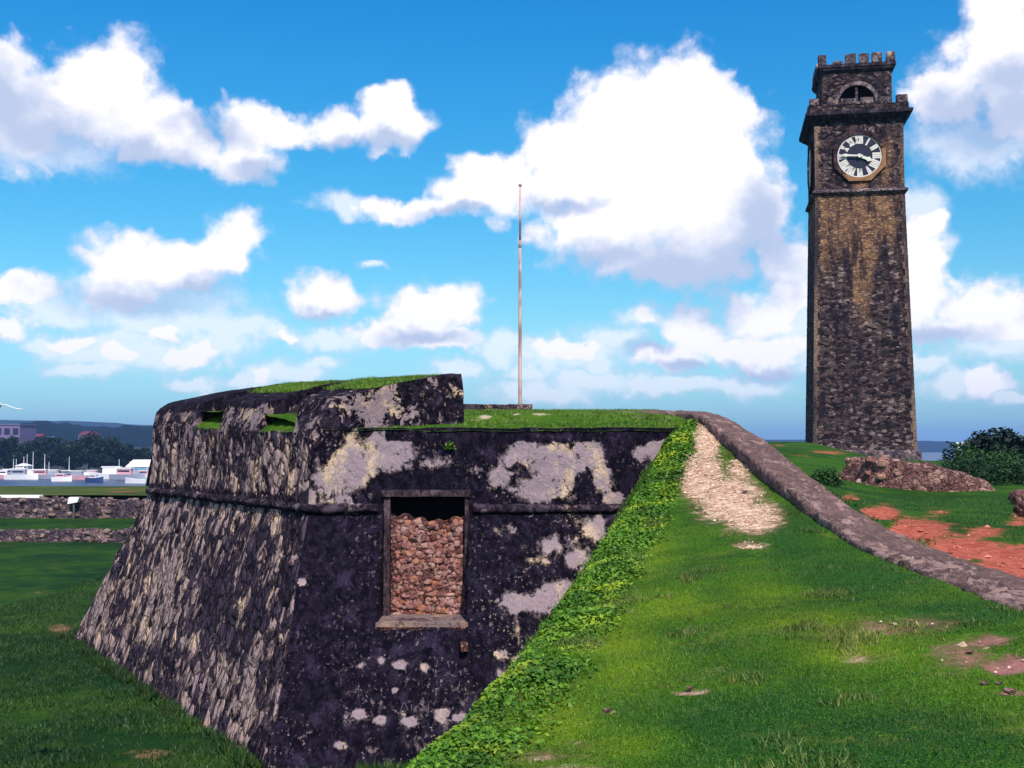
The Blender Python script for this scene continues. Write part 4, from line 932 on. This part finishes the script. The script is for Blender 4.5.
# ------------------------------------------------------------------ scattered leaf helper
def leaves(C, size, asp=.5, up=.3, rng=RNG, tilt=None):
    """one rhombic leaf per centre"""
    n = len(C); a = rng.normal(size=(n, 3)); a[:, 2] = a[:, 2] * .6; a /= np.linalg.norm(a, axis=1)[:, None]
    nrm = rng.normal(size=(n, 3)); nrm[:, 2] = np.abs(nrm[:, 2]) + up * 3; 
    b = np.cross(nrm, a); b /= np.linalg.norm(b, axis=1)[:, None] + 1e-9
    s = (size * rng.uniform(.6, 1.3, n))[:, None] if np.ndim(size) == 0 else (size * rng.uniform(.45, 1.5, n))[:, None]
    V = np.stack([C - a * s, C + b * s * asp, C + a * s, C - b * s * asp], 1).reshape(-1, 3)
    return V, np.arange(4 * n).reshape(-1, 4)
def leaf_mat(name, dark, light, sc=1.5, hi=None):
    def f(n):
        p = n.pos(); v = n.attr('v')
        c = n.mix(v, dark, light)
        c = n.mix(n.ramp(n.noise(p, sc, 4, .6), .4, .65, 0, .6), c, tuple(x * .5 for x in dark))
        if hi: c = n.mix(n.ramp(n.noise(n.v('ADD', p, (5, 5, 5)), sc, 4, .6), .5, .68), c, hi)
        return c
    m = material(name, f, .6, .3); return m
def leaf_obj(name, C, size, mat, parent=None, **k):
    V, Fc = leaves(C, size, **k); v = np.repeat(RNG.random(len(C)), 4); return mesh(name, V, Fc, mat, parent, False, {'v': v})

# creeping plants along the ramp's edge
M_CREEP = leaf_mat('creeper_leaf', (.030, .12, .006), (.15, .28, .012), 1.6, (.27, .36, .018))
n = 90000; y = 4.2 + 16.1 * RNG.random(n) ** 1.35; xe = at(EDGE, y, 0); wd = np.interp(y, [5, 9, 13, 17, 20], [.46, .44, .52, .42, .22])
t = RNG.beta(1.2, 2.0, n); x = xe - .22 + (wd + .20) * t * 1.15
P = np.stack([x, y, np.zeros(n)], -1)
mound = np.clip(fbm(P, (2.0, 2.0, 1), 3, 141) + .45, 0, 1)
keep = RNG.random(n) < (1 - .92 * sstep(t, .45, 1.0)) * np.clip(mound * 2.2 - .15, .03, 1)
P, t, y, xe, mound = P[keep], t[keep], y[keep], xe[keep], mound[keep]
dx = np.maximum(0, xe - P[:, 0]); ground = ramp_z(np.maximum(P[:, 0], xe), y) - np.interp(dx, [0, .15, .32, .55], [0, .07, .24, .56])
P[:, 2] = ground + fbm(P, (.9, .9, .9), 3, 5) * .05 + (RNG.random(len(P)) ** 1.2) * (.01 + .15 * mound ** 1.6 * (1 - .7 * sstep(t, .3, 1)))
o = leaf_obj('creeping_plants', P, np.interp(y, [5, 12, 20], [.014, .020, .030]), M_CREEP, asp=.62, up=.35); tag(o, 'bright green leafy creeper covering the ramp edge', 'creeper', kind='stuff')
# turf blades where the grass is near enough to show
def blades(name, P, h, w, mat, label, v=None):
    n = len(P); a = RNG.uniform(0, 2 * np.pi, n); d = np.stack([np.cos(a), np.sin(a), np.zeros(n)], -1); ln = RNG.normal(size=(n, 3)) * .55; ln[:, 2] = 1; ln /= np.linalg.norm(ln, axis=1)[:, None]
    hh = (h * RNG.uniform(.5, 1.3, n))[:, None]
    V = np.stack([P - d * w, P + d * w, P + ln * hh], 1).reshape(-1, 3)
    o = mesh(name, V, np.arange(3 * n).reshape(-1, 3), mat, None, False, {'v': np.repeat(RNG.random(n) if v is None else v, 3)}); tag(o, label, 'grass', kind='stuff'); return o
M_BLADE = leaf_mat('grass_blade', (.012, .075, .012), (.19, .265, .012), .8)
idx = RNG.integers(0, len(RV), 900000); Q_ = RV[idx]; svv = sv[idx]
ok = (svv >= 0) & (svv < 1.0) & (Q_[:, 1] > 4.3); dd = di[idx] + fbm(Q_, 3, 4, 160) * .6
pr = np.clip((6.5 / np.maximum(Q_[:, 1], 1)) ** 1.4, 0, 1) * (dd < .35); ok &= RNG.random(len(Q_)) < pr
Q_ = Q_[ok] + RNG.normal(size=(ok.sum(), 3)) * (.03, .03, 0.002); Q_[:, 2] -= .004
Q_ = Q_[:230000]; tv = np.clip(tone[idx][ok][:230000] * .95 + RNG.normal(size=len(Q_)) * .16, 0, 1)
blades('grass', Q_, .020, .0026, M_BLADE, 'short green turf on the near ramp', tv)
ov = np.stack([X_O, Y_O, Z_O], -1); k_ = RNG.integers(0, len(ov), 300000); ov = ov[k_] + RNG.normal(size=(len(k_), 3)) * (.06, .06, 0); od = OD[k_]
kk = (ov[:, 1] > 8.5) & (ov[:, 1] < 40) & (od + fbm(ov, 2, 4, 147) * 1.2 < .42) & (ov[:, 0] < ov[:, 1] * .5) & (RNG.random(len(ov)) < .6)
blades('outer_turf', ov[kk][:90000], .055, .009, leaf_mat('outer_blade', (.010, .045, .008), (.05, .12, .010), .8), 'rough grass between the red earth and the rubble wall')
P = np.vstack(MTOP); P = P[RNG.integers(0, len(P), 60000)] + RNG.normal(size=(60000, 3)) * (.08, .08, 0); P = P[fbm(P, 3, 4, 152) > -.10][:26000]; P[:, 2] -= .02
M_BLADE2 = leaf_mat('roof_grass_blade', (.05, .12, .01), (.15, .25, .02), 1.3)
blades('merlon_grass', P, .07, .010, M_BLADE2, 'rough grass growing on top of the merlons')
n = 26000; P = np.stack([RNG.uniform(-2.6, 3.1, n), 20.15 + 5.5 * RNG.random(n), np.zeros(n)], -1); P[:, 2] = np.interp(P[:, 1], [20.05, 20.5, 22, 24, 26], [.30, .37, .60, .775, .82]) - .01
P = P[fbm(P, (1.3, 1.3, 1), 3, 143) > -.12]
M_BLADE2 = leaf_mat('roof_grass_blade', (.05, .12, .01), (.15, .25, .02), 1.3)
blades('roof_grass', P, .06, .010, M_BLADE2, 'rough grass growing on the bastion roof')
ib = RNG.integers(0, len(RV), 500000); Pb = RV[ib]; qb = (sv[ib] < -.18) & (Pb[:, 1] > 3.5); Pb = Pb[qb][:60000]; Pb = Pb + RNG.normal(size=Pb.shape) * (.04, .05, .0); Pb[:, 2] -= .05
blades('bank_grass', Pb, .05, .006, M_BLADE, 'rough grass on the steep side of the ramp')
n = 170000; P = np.stack([RNG.uniform(-16, 0, n), 16 + 30 * RNG.random(n) ** 1.6, np.zeros(n)], -1); P = P[(P[:, 0] / P[:, 1] > -.50)]
P[:, 2] = -5 + fbm(P * (1, 1, 0) , (.25, .25, 0), 3, 31) * .22 + fbm(P * (1, 1, 0), (2, 2, 0), 3, 32) * .05
kz = fbm(P, (.8, .8, 0), 4, 144) + RNG.normal(size=len(P)) * .1; P = P[kz > -.12]; kv = np.clip(fbm(P, (.35, .35, 0), 4, 148, .65) * 1.6 + .5 + RNG.normal(size=len(P)) * .15, 0, 1)
M_BLADE3 = leaf_mat('lawn_blade', (.004, .030, .010), (.050, .100, .010), .5)
blades('lawn_tufts', P, .085, .012, M_BLADE3, 'uneven longer tufts in the lawn', kv)
def pebbles(name, P, r, mat, label):
    n = len(P); O = np.array([(1, 0, 0), (0, 1, 0), (-1, 0, 0), (0, -1, 0), (0, 0, .7), (0, 0, -.5)]); a = RNG.uniform(0, 6.28, n); c_, s_ = np.cos(a), np.sin(a)
    sc_ = r * RNG.lognormal(0, .5, n); V = O[None] * (RNG.uniform(.6, 1.4, (n, 6, 1))) * sc_[:, None, None]
    x = V[..., 0] * c_[:, None] - V[..., 1] * s_[:, None]; y_ = (V[..., 0] * s_[:, None] + V[..., 1] * c_[:, None]); V = np.stack([x, y_, V[..., 2]], -1) + P[:, None]
    Fb = np.array([(0, 1, 4), (1, 2, 4), (2, 3, 4), (3, 0, 4), (1, 0, 5), (2, 1, 5), (3, 2, 5), (0, 3, 5)]); Fc = (Fb[None] + np.arange(n)[:, None, None] * 6).reshape(-1, 3)
    o = mesh(name, V.reshape(-1, 3), Fc, mat, None, False, {'v': np.repeat(RNG.random(n), 6)}); tag(o, label, 'gravel', kind='stuff')
def pb_f(lo, hi):
    return lambda n: n.mix(n.attr('v'), lo, hi)
i_ = RNG.integers(0, len(RV), 400000); q_ = (di[i_] + fbm(RV[i_], 3, 3, 150) * .5 > .5) & (RV[i_][:, 1] > 4.3) & (RNG.random(len(i_)) < .06)
Pp = RV[i_][q_]; Pp = Pp[(Pp[:, 1] > 9) | (RNG.random(len(Pp)) < .25)]; Pp = Pp + RNG.normal(size=Pp.shape) * (.03, .03, .002)
pebbles('path_gravel', Pp, .0085, material('pale_pebble', pb_f((.30, .17, .10), (.80, .60, .44)), .9), 'loose pale grit and stones on the worn path')
i_ = RNG.integers(0, len(OD), 400000); Po = np.stack([X_O, Y_O, Z_O], -1)[i_]; q_ = (OD[i_] > .5) & (Po[:, 1] > 8) & (Po[:, 1] < 34) & (RNG.random(len(i_)) < .07)
Pp = Po[q_]; pebbles('red_gravel', Pp + RNG.normal(size=Pp.shape) * (.05, .05, .002), .013, material('red_pebble', pb_f((.22, .05, .035), (.62, .22, .15)), .9), 'loose reddish stones on the bare red earth')
i_ = RNG.integers(0, len(RV), 260000); Pc = RV[i_]; q_ = (sv[i_] > .02) & (sv[i_] < .99) & (Pc[:, 1] > 4.3) & (di[i_] < .6) & (fbm(Pc, 2.6, 4, 151, .6) > .17); Pc = Pc[q_][:11000]
blades('turf_clumps', Pc + RNG.normal(size=Pc.shape) * (.02, .02, 0), .045, .0038, leaf_mat('clump_blade', (.03, .09, .012), (.26, .26, .06), .8), 'longer clumps and dry stalks in the ramp turf', np.clip(tone[i_][q_][:11000] + RNG.normal(size=len(Pc)) * .3, 0, 1))
# rank growth along the wall's foot
m_ = 9000; t = RNG.random(m_); side = RNG.random(m_) < .75
P = np.where(side[:, None], B1 + (B2 - B1) * t[:, None] + nl * (RNG.random(m_)[:, None] * .30 - .02), np.stack([-3.8 + 3.5 * t, 18.05 - RNG.random(m_) * .3], -1)); P = np.concatenate([P, np.full((m_, 1), -5.02)], 1)
P = P[fbm(P, (1.5, 1.5, 0), 3, 145) > -.1]
blades('wall_foot_growth', P, .22, .02, M_BLADE3, 'longer grass growing along the foot of the bastion')
# weed growing from a hole in the front wall, and one bush left of the tower
def plant(name, c, r, n, mat, size, label, cat, group=None, flat=.7, stems=5):
    T = empty(name, (c[0], c[1], c[2])); tag(T, label, cat, group)
    u = RNG.normal(size=(n, 3)); u /= np.linalg.norm(u, axis=1)[:, None]; rad = RNG.random(n) ** .4
    u[:, 2] = np.abs(u[:, 2]); lump = 1 + 1.0 * fbm(u, 2.2, 3, random.randint(0, 999))
    C = u * (rad * lump)[:, None] * np.array((r, r, r * flat * 1.3)); leaf_obj('foliage', C, size, mat, T, asp=.5)
    m = MB()
    for k in range(stems):
        a = k * 2.4; m.tube([(0, 0, -.1 * r), (.3 * r * math.cos(a), .3 * r * math.sin(a), .5 * r * flat), (.6 * r * math.cos(a), .6 * r * math.sin(a), .9 * r * flat)], [.05 * r, .03 * r, .01 * r], 5)
    m.build('stem', M_BARK, T, True); return T
M_BARK = plain('bark', (.06, .045, .035), .9, .3)
M_LEAFD = leaf_mat('dark_leaf', (.006, .028, .008), (.022, .07, .012), .8)
M_LEAFM = leaf_mat('mid_leaf', (.012, .055, .008), (.05, .13, .015), .8)
M_LEAFB = leaf_mat('shrub_leaf', (.003, .012, .007), (.012, .034, .014), .6)
p = E(449, 449, 20.0); plant('weed', (p.x, 19.97, p.z), .11, 130, M_CREEP, .025, 'tiny green weed sprouting from the front wall above the window', 'weed', flat=1)
p = E(826, 470, 36); plant('grass_tuft', (p.x, 36, gz(p.x, 36) - .02), .62, 2200, M_LEAFM, .05, 'small round green bush beside the left end of the rubble wall', 'bush')
p = E(985, 515, 30)
# ------------------------------------------------------------------ trees at the right edge
def tree(name, base, h, r, n, mat, size, label, group=None, cat='tree', trunk=.16, low=.25, lobes=9, leaf_asp=.55, sd=0, spread=1.):
    rg = random.Random(sd); T = empty(name, base); tag(T, label, cat, group)
    cs = []; m = MB(); m.tube([(0, 0, -.4), (r * .05, 0, h * .3), (r * .02, r * .04, h * .62)], [trunk * 1.4, trunk, trunk * .5], 7)
    for k in range(lobes):
        a = k * 2.399 + rg.random(); q = (k + .5) / lobes; rr = r * spread * math.sqrt(max(.05, 1 - (2 * q - 1) ** 2)) * rg.uniform(.45, .8); zc_ = h * (low + (1 - low) * q * .85)
        c = (rr * math.cos(a), rr * math.sin(a), zc_); cs.append((c, r * rg.uniform(.34, .55)))
        m.tube([(0, 0, h * .3), (c[0] * .5, c[1] * .5, (h * .3 + zc_) * .5), c], [trunk * .5, trunk * .3, trunk * .1], 5)
    m.build('trunk', M_BARK, T, True)
    C = []
    w = np.array([c[1] ** 2 for c in cs]); w /= w.sum()
    for (c, lr), ww in zip(cs, w):
        k = int(n * ww) + 1; u = RNG.normal(size=(k, 3)); u /= np.linalg.norm(u, axis=1)[:, None]; rad = RNG.random(k) ** .38
        l2 = 1 + 1.1 * fbm(u + c[0], 2.3, 3, sd + int(c[2] * 10) % 50); C.append(u * (rad * l2 * lr)[:, None] * (1, 1, .72) + np.array(c))
    leaf_obj('crown', np.vstack(C), size, mat, T, asp=leaf_asp); return T
p = E(1012, 448, 50); tree('tree', (p.x, 50, -5.2), 5.8, 2.6, 26000, M_LEAFB, .12, 'dark dense broadleaf tree at the right edge behind the rubble wall', lobes=12, sd=3, low=.35)
p = E(1062, 450, 54); tree('tree', (p.x, 54, -5.4), 6.0, 3.1, 16000, M_LEAFB, .13, 'dark tree at the extreme right, partly cut off by the frame', lobes=10, sd=8, low=.3)
for k, (px_, py_, Y_, r_, mt, lab) in enumerate(((966, 474, 44, 1.1, M_LEAFD, 'low dark green shrub just behind the middle of the rubble wall'), (988, 476, 46, 1.5, M_LEAFM, 'rounded green shrub before the dark tree'), (1004, 488, 42, 1.3, M_LEAFD, 'dark shrub behind the low right end of the rubble wall'), (1028, 490, 42, 1.5, M_LEAFD, 'dark shrub at the right frame edge below the trees'))):
    p = E(px_, py_, Y_); plant('shrub', (p.x, Y_, p.z - .45), r_ * 1.15, 7000, mt, .06, lab, 'shrub', 'shrubs behind the rubble wall', flat=.75)
def rock(name, c, r, mat, label, s, group=None, flat=.7):
    import bmesh
    bm = bmesh.new(); bmesh.ops.create_icosphere(bm, subdivisions=4, radius=1); V = np.array([v.co[:] for v in bm.verts]); Fc = np.array([[v.index for v in f.verts] for f in bm.faces]); bm.free()
    V = V * (1 + .9 * fbm(V, 1.2, 4, s))[:, None] * np.array((r, r * .8, r * flat)); V = np.where(V > r * .75, r * .75 + (V - r * .75) * .3, V)
    o = mesh(name, V, Fc, mat, None, True, {'pale': np.full(len(V), .25)}); o.location = c; return tag(o, label, 'rock', group)
for k, (px_, py_, Y_, r_, lab) in enumerate(((1031, 530, 22, .28, 'large pinkish rock at the right frame edge above the red earth'), (1019, 500, 31, .28, 'dark rock at the right edge below the shrubs'), (1030, 508, 28, .38, 'half hidden rock at the right edge between two others'))):
    p = E(px_, py_, Y_); rock('rock', (p.x, Y_, gz(p.x, Y_) + .1), r_, M_RUBBLE, lab, 400 + k, 'rocks at the right edge')
def rampz(x, y): return float(ramp_z(np.array([x]), np.array([y]))[0])
for k, (px_, py_, r_, lab) in enumerate(((608, 711, .035, 'single tan stone lying in the grass near the creeper'), (745, 492, .05, 'small grey stone at the right side of the bare path'), (970, 652, .03, 'pale pebble in the reddish earth at right'), (985, 684, .03, 'left of two pale pebbles in the near right grass'), (999, 684, .028, 'right of two pale pebbles in the near right grass'), (690, 688, .03, 'pale stone in the small bare scrape of the grass'), (1010, 692, .05, 'dark elongated stone by the right frame edge'))):
    lo, hi = 4., 20.
    for _ in range(40):
        mid = (lo + hi) / 2; q = E(px_, py_, mid)
        if q.z > rampz(q.x, mid): lo = mid
        else: hi = mid
    q = E(px_, py_, lo); rock('stone', (q.x, lo, rampz(q.x, lo) + r_ * .1), r_ * .65, M_RUBBLE if k not in (1,) else M_RUBGREY, lab, 420 + k, 'stones lying on the ramp', .5)

# ------------------------------------------------------------------ harbour: shore, trees, houses, boats
def hill(name, y0, pts, base, mat, s, amp, depth=300, sc=.02):
    """ridge seen across the water; pts (px, py) of its skyline"""
    pts = sorted(pts); xs_ = np.linspace(pts[0][0], pts[-1][0], 220); tops = np.interp(xs_, [p[0] for p in pts], [p[1] for p in pts]); V = []
    for a, b in zip(xs_, tops):
        c = E(a, b, y0)
        for q in np.linspace(-1, 1, 15): V.append((c.x * (1 + q * depth / y0), y0 + q * depth, base + (c.z - base) * math.cos(q * math.pi / 2) ** .8))
    V = np.array(V); V[:, 2] += (fbm(V, (sc, sc, 0), 4, s, .6)) * amp * (V[:, 2] > base + 2)
    o = mesh(name, V, gridf(220, 15)[:, ::-1], mat, smooth=True); o['kind'] = 'structure'; return o
def wood_f(n):
    p = n.pos(); a = n.noise(p, .06, 6, .75); return (n.mix(n.ramp(a, .35, .65), (.004, .012, .022), (.012, .025, .03)), a, 6, 1.)
M_WOOD = material('far_wood', wood_f, 1, .0)
hill('far_hills', 3600, [(-700, 424), (-100, 420), (0, 419), (60, 421), (110, 423), (160, 426), (240, 430), (400, 438), (620, 440), (760, 439), (860, 441), (930, 441), (985, 443), (1060, 446), (1200, 449)], -14, M_WOOD, 501, 14, 500, .006)
hill('wooded_shore', 1500, [(-700, 430), (-60, 428), (0, 426), (30, 423), (45, 421), (60, 425), (90, 428), (130, 426), (165, 428), (240, 433), (330, 441), (420, 452)], -14, M_WOOD, 503, 20, 420, .03)
def land_f(n):
    p = n.pos(); return n.mix(n.noise(p, .1, 4), (.05, .05, .035), (.14, .12, .10))
gy = np.linspace(480, 1150, 30); gx = np.linspace(-700, -60, 60); Y, X = np.meshgrid(gy, gx, indexing='ij')
V = np.stack([X, Y, -11.2 + 12 * sstep(Y, 560, 1150)], -1).reshape(-1, 3); V[:, 0] += (V[:, 1] - 480) * -.02
mesh('harbour_land', V, gridf(30, 60), material('shore_land', lambda n: n.mix(n.noise(n.pos(), .1, 4), (.012, .02, .012), (.05, .05, .035))), smooth=True)['kind'] = 'structure'
M_SHORE = leaf_mat('shore_leaf', (.003, .010, .006), (.012, .032, .010), .1)
tl = [(6, 470, 505, 14.5, 7.5, 'dark tree above the boats at the left frame edge'), (28, 468, 520, 12, 7, 'second tree from the left frame edge on the shore'), (48, 470, 540, 14, 7, 'shore tree right of the small blue roof'), (66, 470, 530, 12.5, 7, 'broad shore tree left of the largest tree'),
      (88, 472, 505, 15.5, 8.5, 'largest dark round tree on the shore behind the boats'), (106, 474, 500, 13.5, 7.5, 'dark shore tree just right of the largest one'), (122, 470, 520, 11.5, 6.5, 'shore tree above the cyan roofed boat'), (140, 470, 520, 10, 6, 'shore tree nearest the bastion wall'),
      (-14, 470, 520, 14, 8, 'shore tree mostly beyond the left frame edge'), (38, 463, 620, 15, 8, 'more distant tree behind the white cluster of boats')]
for k, (px_, py_, Y_, h_, r_, lab) in enumerate(tl):
    p = E(px_, py_, Y_); tree('shore_tree', (p.x, Y_, -11.5), h_ * 1.18, r_ * 1.05, 5200, M_SHORE, .7, lab, 'trees along the harbour shore', trunk=.35, lobes=9, sd=20 + k, low=.25, spread=1.1)
def house(name, px0, px1, pyt, pyb, Y_, depth, wallm, roofm, label, roof='gable', nw=4, cat='house'):
    a, b = E(px0, pyb, Y_), E(px1, pyt, Y_); w = b.x - a.x; h = b.z - a.z; T = empty(name, ((a.x + b.x) / 2, Y_, a.z)); tag(T, label, cat, 'harbour buildings')
    MB().box(-w / 2, w / 2, 0, depth, -4, h).build('wall', wallm, T)
    rh = min(w, depth) * .28 if roof == 'gable' else .5
    m = MB()
    if roof == 'gable': m.add([(-w / 2 - .4, -.5, h), (w / 2 + .4, -.5, h), (w / 2 + .4, depth + .5, h), (-w / 2 - .4, depth + .5, h), (-w / 2 + 1, depth / 2, h + rh), (w / 2 - 1, depth / 2, h + rh)], [(0, 1, 5, 4), (2, 3, 4, 5), (1, 2, 5), (3, 0, 4), (3, 2, 1, 0)])
    else: m.box(-w / 2 - .4, w / 2 + .4, -.4, depth + .4, h + .003, h + .6)
    m.build('roof', roofm, T)
    for k in range(nw):
        x = -w / 2 + w * (k + .5) / nw; ww = w / nw * .32
        MB().box(x - ww, x + ww, -.06, .2, h * .35, h * .78).build('window', M_GLASS, T)
    return T
M_GLASS = plain('window_dark', (.02, .02, .05), .3)
m_lilac = plain('lilac_render', (.15, .11, .22), .8, .06, .3); m_roofr = plain('red_tiles', (.14, .03, .05), .8, .15, .3); m_roofb = plain('blue_sheet', (.10, .22, .42), .5, .1, .3); m_grey = plain('grey_sheet', (.13, .12, .19), .6, .1, .3)
house('warehouse', -40, 20, 425, 440, 640, 22, m_lilac, m_grey, 'long lilac flat roofed building above the trees at left edge', 'flat', 7, 'building')
house('house', 78, 92, 435, 444, 700, 14, m_grey, m_roofr, 'house with dark red roof behind the largest shore tree', 'gable', 3)
house('house', 45, 52, 438, 443, 640, 10, m_white, m_roofb, 'small white house with light blue roof among the shore trees', 'gable', 2)
house('house', 24, 40, 438, 446, 680, 12, m_grey, m_roofr, 'red roofed house right of the lilac building', 'gable', 3)
house('boat_shed', 126, 152, 467, 476, 492, 12, plain('cream_wall', (.66, .5, .5), .8, .05), m_white, 'cream shed with white roof close to the bastion edge', 'gable', 3, 'shed')
house('quay_house', 15, 24, 466, 476, 490, 9, m_white, m_white, 'narrow white quay building behind the moored boats', 'gable', 2, 'house')
house('house', 958, 982, 446.5, 451.5, 2300, 30, m_white, m_white, 'distant white building on the far right shore beside the dark tree', 'gable', 4)
M_HULLW = plain('white_hull', (.82, .78, .80), .4, .05, .5); M_HULLG = plain('weathered_hull', (.30, .32, .40), .5, .1, .5); M_HULLB = plain('navy_hull', (.03, .05, .16), .4, .1, .5); M_HULLR = plain('rose_hull', (.66, .34, .38), .5, .08, .5); M_CYAN = plain('cyan_canopy', (.03, .4, .55), .5, .05, .5)
def boat(px_, Y_, L_, hull, cab, mast, label, cyan=False, rot=0.):
    p = E(px_, 470, Y_); T = empty('boat', (p.x, Y_, -12), rot); tag(T, label, 'boat', 'boats moored in the harbour')
    st = 12; V = []; L_ *= 1.15; B_ = L_ * .14; Hh = max(1.5, L_ * .14)
    for i in range(st + 1):
        u = i / st; x = -L_ / 2 + L_ * u; b_ = B_ * (1 - max(0, (u - .55) / .45) ** 2) * (.85 + .15 * min(1, u * 4)); sh_ = Hh * (1 + .5 * max(0, u - .5) ** 1.5 * 2)
        V += [(x, -b_, sh_), (x + .0, -b_ * .75, 0), (x, 0, -.5), (x, b_ * .75, 0), (x, b_, sh_), (x, 0, sh_ + .05)]
    Fc = []
    for i in range(st):
        for k in range(6): Fc.append((i * 6 + k, i * 6 + (k + 1) % 6, (i + 1) * 6 + (k + 1) % 6, (i + 1) * 6 + k))
    Fc += [tuple(range(6))[::-1], tuple(st * 6 + k for k in range(6))]
    mesh('hull', V, Fc, M_HULLG if hull is M_HULLW and random.random() < .45 else hull, T)
    c = MB()
    if cab:
        c.box(-L_ * .3, L_ * .12, -B_ * .6, B_ * .6, Hh, Hh + L_ * .16).build('cabin', random.choice((M_HULLW, M_HULLG, M_HULLR, M_HULLG)), T, bevel=.1)
        MB().box(-L_ * .33, L_ * .15, -B_ * .7, B_ * .7, Hh + L_ * .16 + .01, Hh + L_ * .19).build('canopy', M_CYAN if cyan else M_HULLW, T)
        MB().box(-L_ * .26, L_ * .08, -B_ * .6 - .05, -B_ * .6 + .05, Hh + L_ * .07, Hh + L_ * .12).build('window_band', M_GLASS, T)
    if mast:
        MB().tube([(L_ * .05, 0, Hh), (L_ * .05, 0, Hh + mast)], [.14, .08], 6).build('mast', M_HULLW, T)
        MB().tube([(L_ * .05, 0, Hh + mast * .2), (-L_ * .35, 0, Hh + mast * .17)], [.22, .16], 6).build('boom', M_HULLW, T)
for a in ((4, 452, 9, M_HULLR, 1, 0, 'small rose and white boat touching the left frame edge'), (22, 440, 11, M_HULLW, 1, 7, 'white cabin boat with short mast, second from left edge'), (34, 462, 8, M_HULLW, 1, 9, 'white masted boat in the middle of the bright cluster'),
          (43, 448, 10, M_HULLW, 1, 8, 'white boat with pale mast at the right of the bright cluster'), (12, 470, 9, M_HULLB, 1, 6, 'navy hulled boat behind the left cluster'), (56, 470, 8, M_HULLB, 1, 0, 'navy boat just right of the bright cluster'), (75, 438, 9, M_HULLR, 1, 0, 'rose hulled boat with domed cabin left of the long white ship'), (62, 415, 6, M_HULLW, 1, 0, 'small white launch nearest the terrace at left'),
          (108, 446, 13, M_HULLW, 1, 0, 'long low white ship in front of the largest tree'), (128, 440, 12, M_HULLW, 1, 5, 'white ship right of the long low one'), (90, 462, 8, M_HULLW, 1, 0, 'little white boat between the rose boat and the long ship'), (138, 462, 10, M_HULLW, 1, 0, 'boat with cyan canopy close to the bastion corner'), (136, 392, 7, M_HULLW, 0, 0, 'open white skiff alone on the water near the bastion'), (95, 405, 6, M_HULLB, 1, 0, 'small dark launch in front of the long white ship'), (17, 478, 7, M_HULLW, 1, 6, 'small masted boat tucked behind the second boat from left'), (28, 474, 8, M_HULLR, 1, 8, 'rose boat with tall mast behind the bright cluster'), (50, 458, 7, M_HULLW, 1, 5, 'small white boat with short mast at the right rim of the bright cluster'), (68, 468, 7, M_HULLB, 1, 7, 'dark boat with tall mast behind the rose boat'), (84, 446, 6, M_HULLW, 1, 0, 'tiny white cabin boat touching the long ship'), (118, 462, 8, M_HULLR, 1, 6, 'rose boat with mast behind the two white ships'), (146, 458, 8, M_HULLW, 1, 5, 'white masted boat half hidden by the bastion edge')):
    boat(*a, cyan='cyan' in a[-1], rot=R(random.uniform(-15, 15)) + (math.pi if random.random() < .5 else 0))
# quay edge
o = MB().box(-330, -120, 478, 482, -14, -10.6).build('quay', plain('quay_stone', (.32, .30, .36), .8, .1, .3), bevel=.1); tag(o, 'long pale stone quay edge behind the moored boats', 'quay')
# ------------------------------------------------------------------ gull gliding in at the left
def gull():
    c = E(-3, 405, 14); T = empty('gull', c, R(20)); tag(T, 'white gull gliding in at the left frame edge, one wing in view', 'bird')
    mw = plain('gull_white', (.85, .84, .82), .6, .03)
    m = MB(); m.tube([(-.02, .22, -.01), (0, .15, 0), (0, .03, 0), (0, -.10, 0), (0, -.2, .01)], [.012, .035, .05, .035, .008], 12); m.build('body', mw, T, True)
    for s in (1, -1):
        P = [(0, 0, 0), (.10, .01, .0), (.20, .01, -.04), (.30, -.04, -.055)]; W = [.13, .12, .09, .015]; V = []
        for (x, y_, z_), w_ in zip(P, W):
            for (a, b) in ((-.5, 0), (0, .008), (.5, 0), (0, -.004)): V.append((s * x, y_ + a * w_, z_ + b))
        Fc = [(i * 4 + k, i * 4 + (k + 1) % 4, (i + 1) * 4 + (k + 1) % 4, (i + 1) * 4 + k) for i in range(3) for k in range(4)] + [(0, 1, 2, 3), (12, 13, 14, 15)]
        mesh('wing', V, Fc, mw, T, True)
gull()

# ------------------------------------------------------------------ haze
def haze():
    m = bpy.data.materials.new('haze_air'); m.use_nodes = True; nt = m.node_tree; nt.nodes.clear()
    o_ = nt.nodes.new('ShaderNodeOutputMaterial'); v = nt.nodes.new('ShaderNodeVolumePrincipled'); v.inputs['Color'].default_value = (.30, .52, 1, 1); v.inputs['Density'].default_value = .00014; v.inputs['Anisotropy'].default_value = 0
    nt.links.new(v.outputs[0], o_.inputs['Volume'])
    o = MB().box(-9500, 9500, -8000, 11500, -17, 160).build('haze', m); tag(o, kind='stuff')
haze()
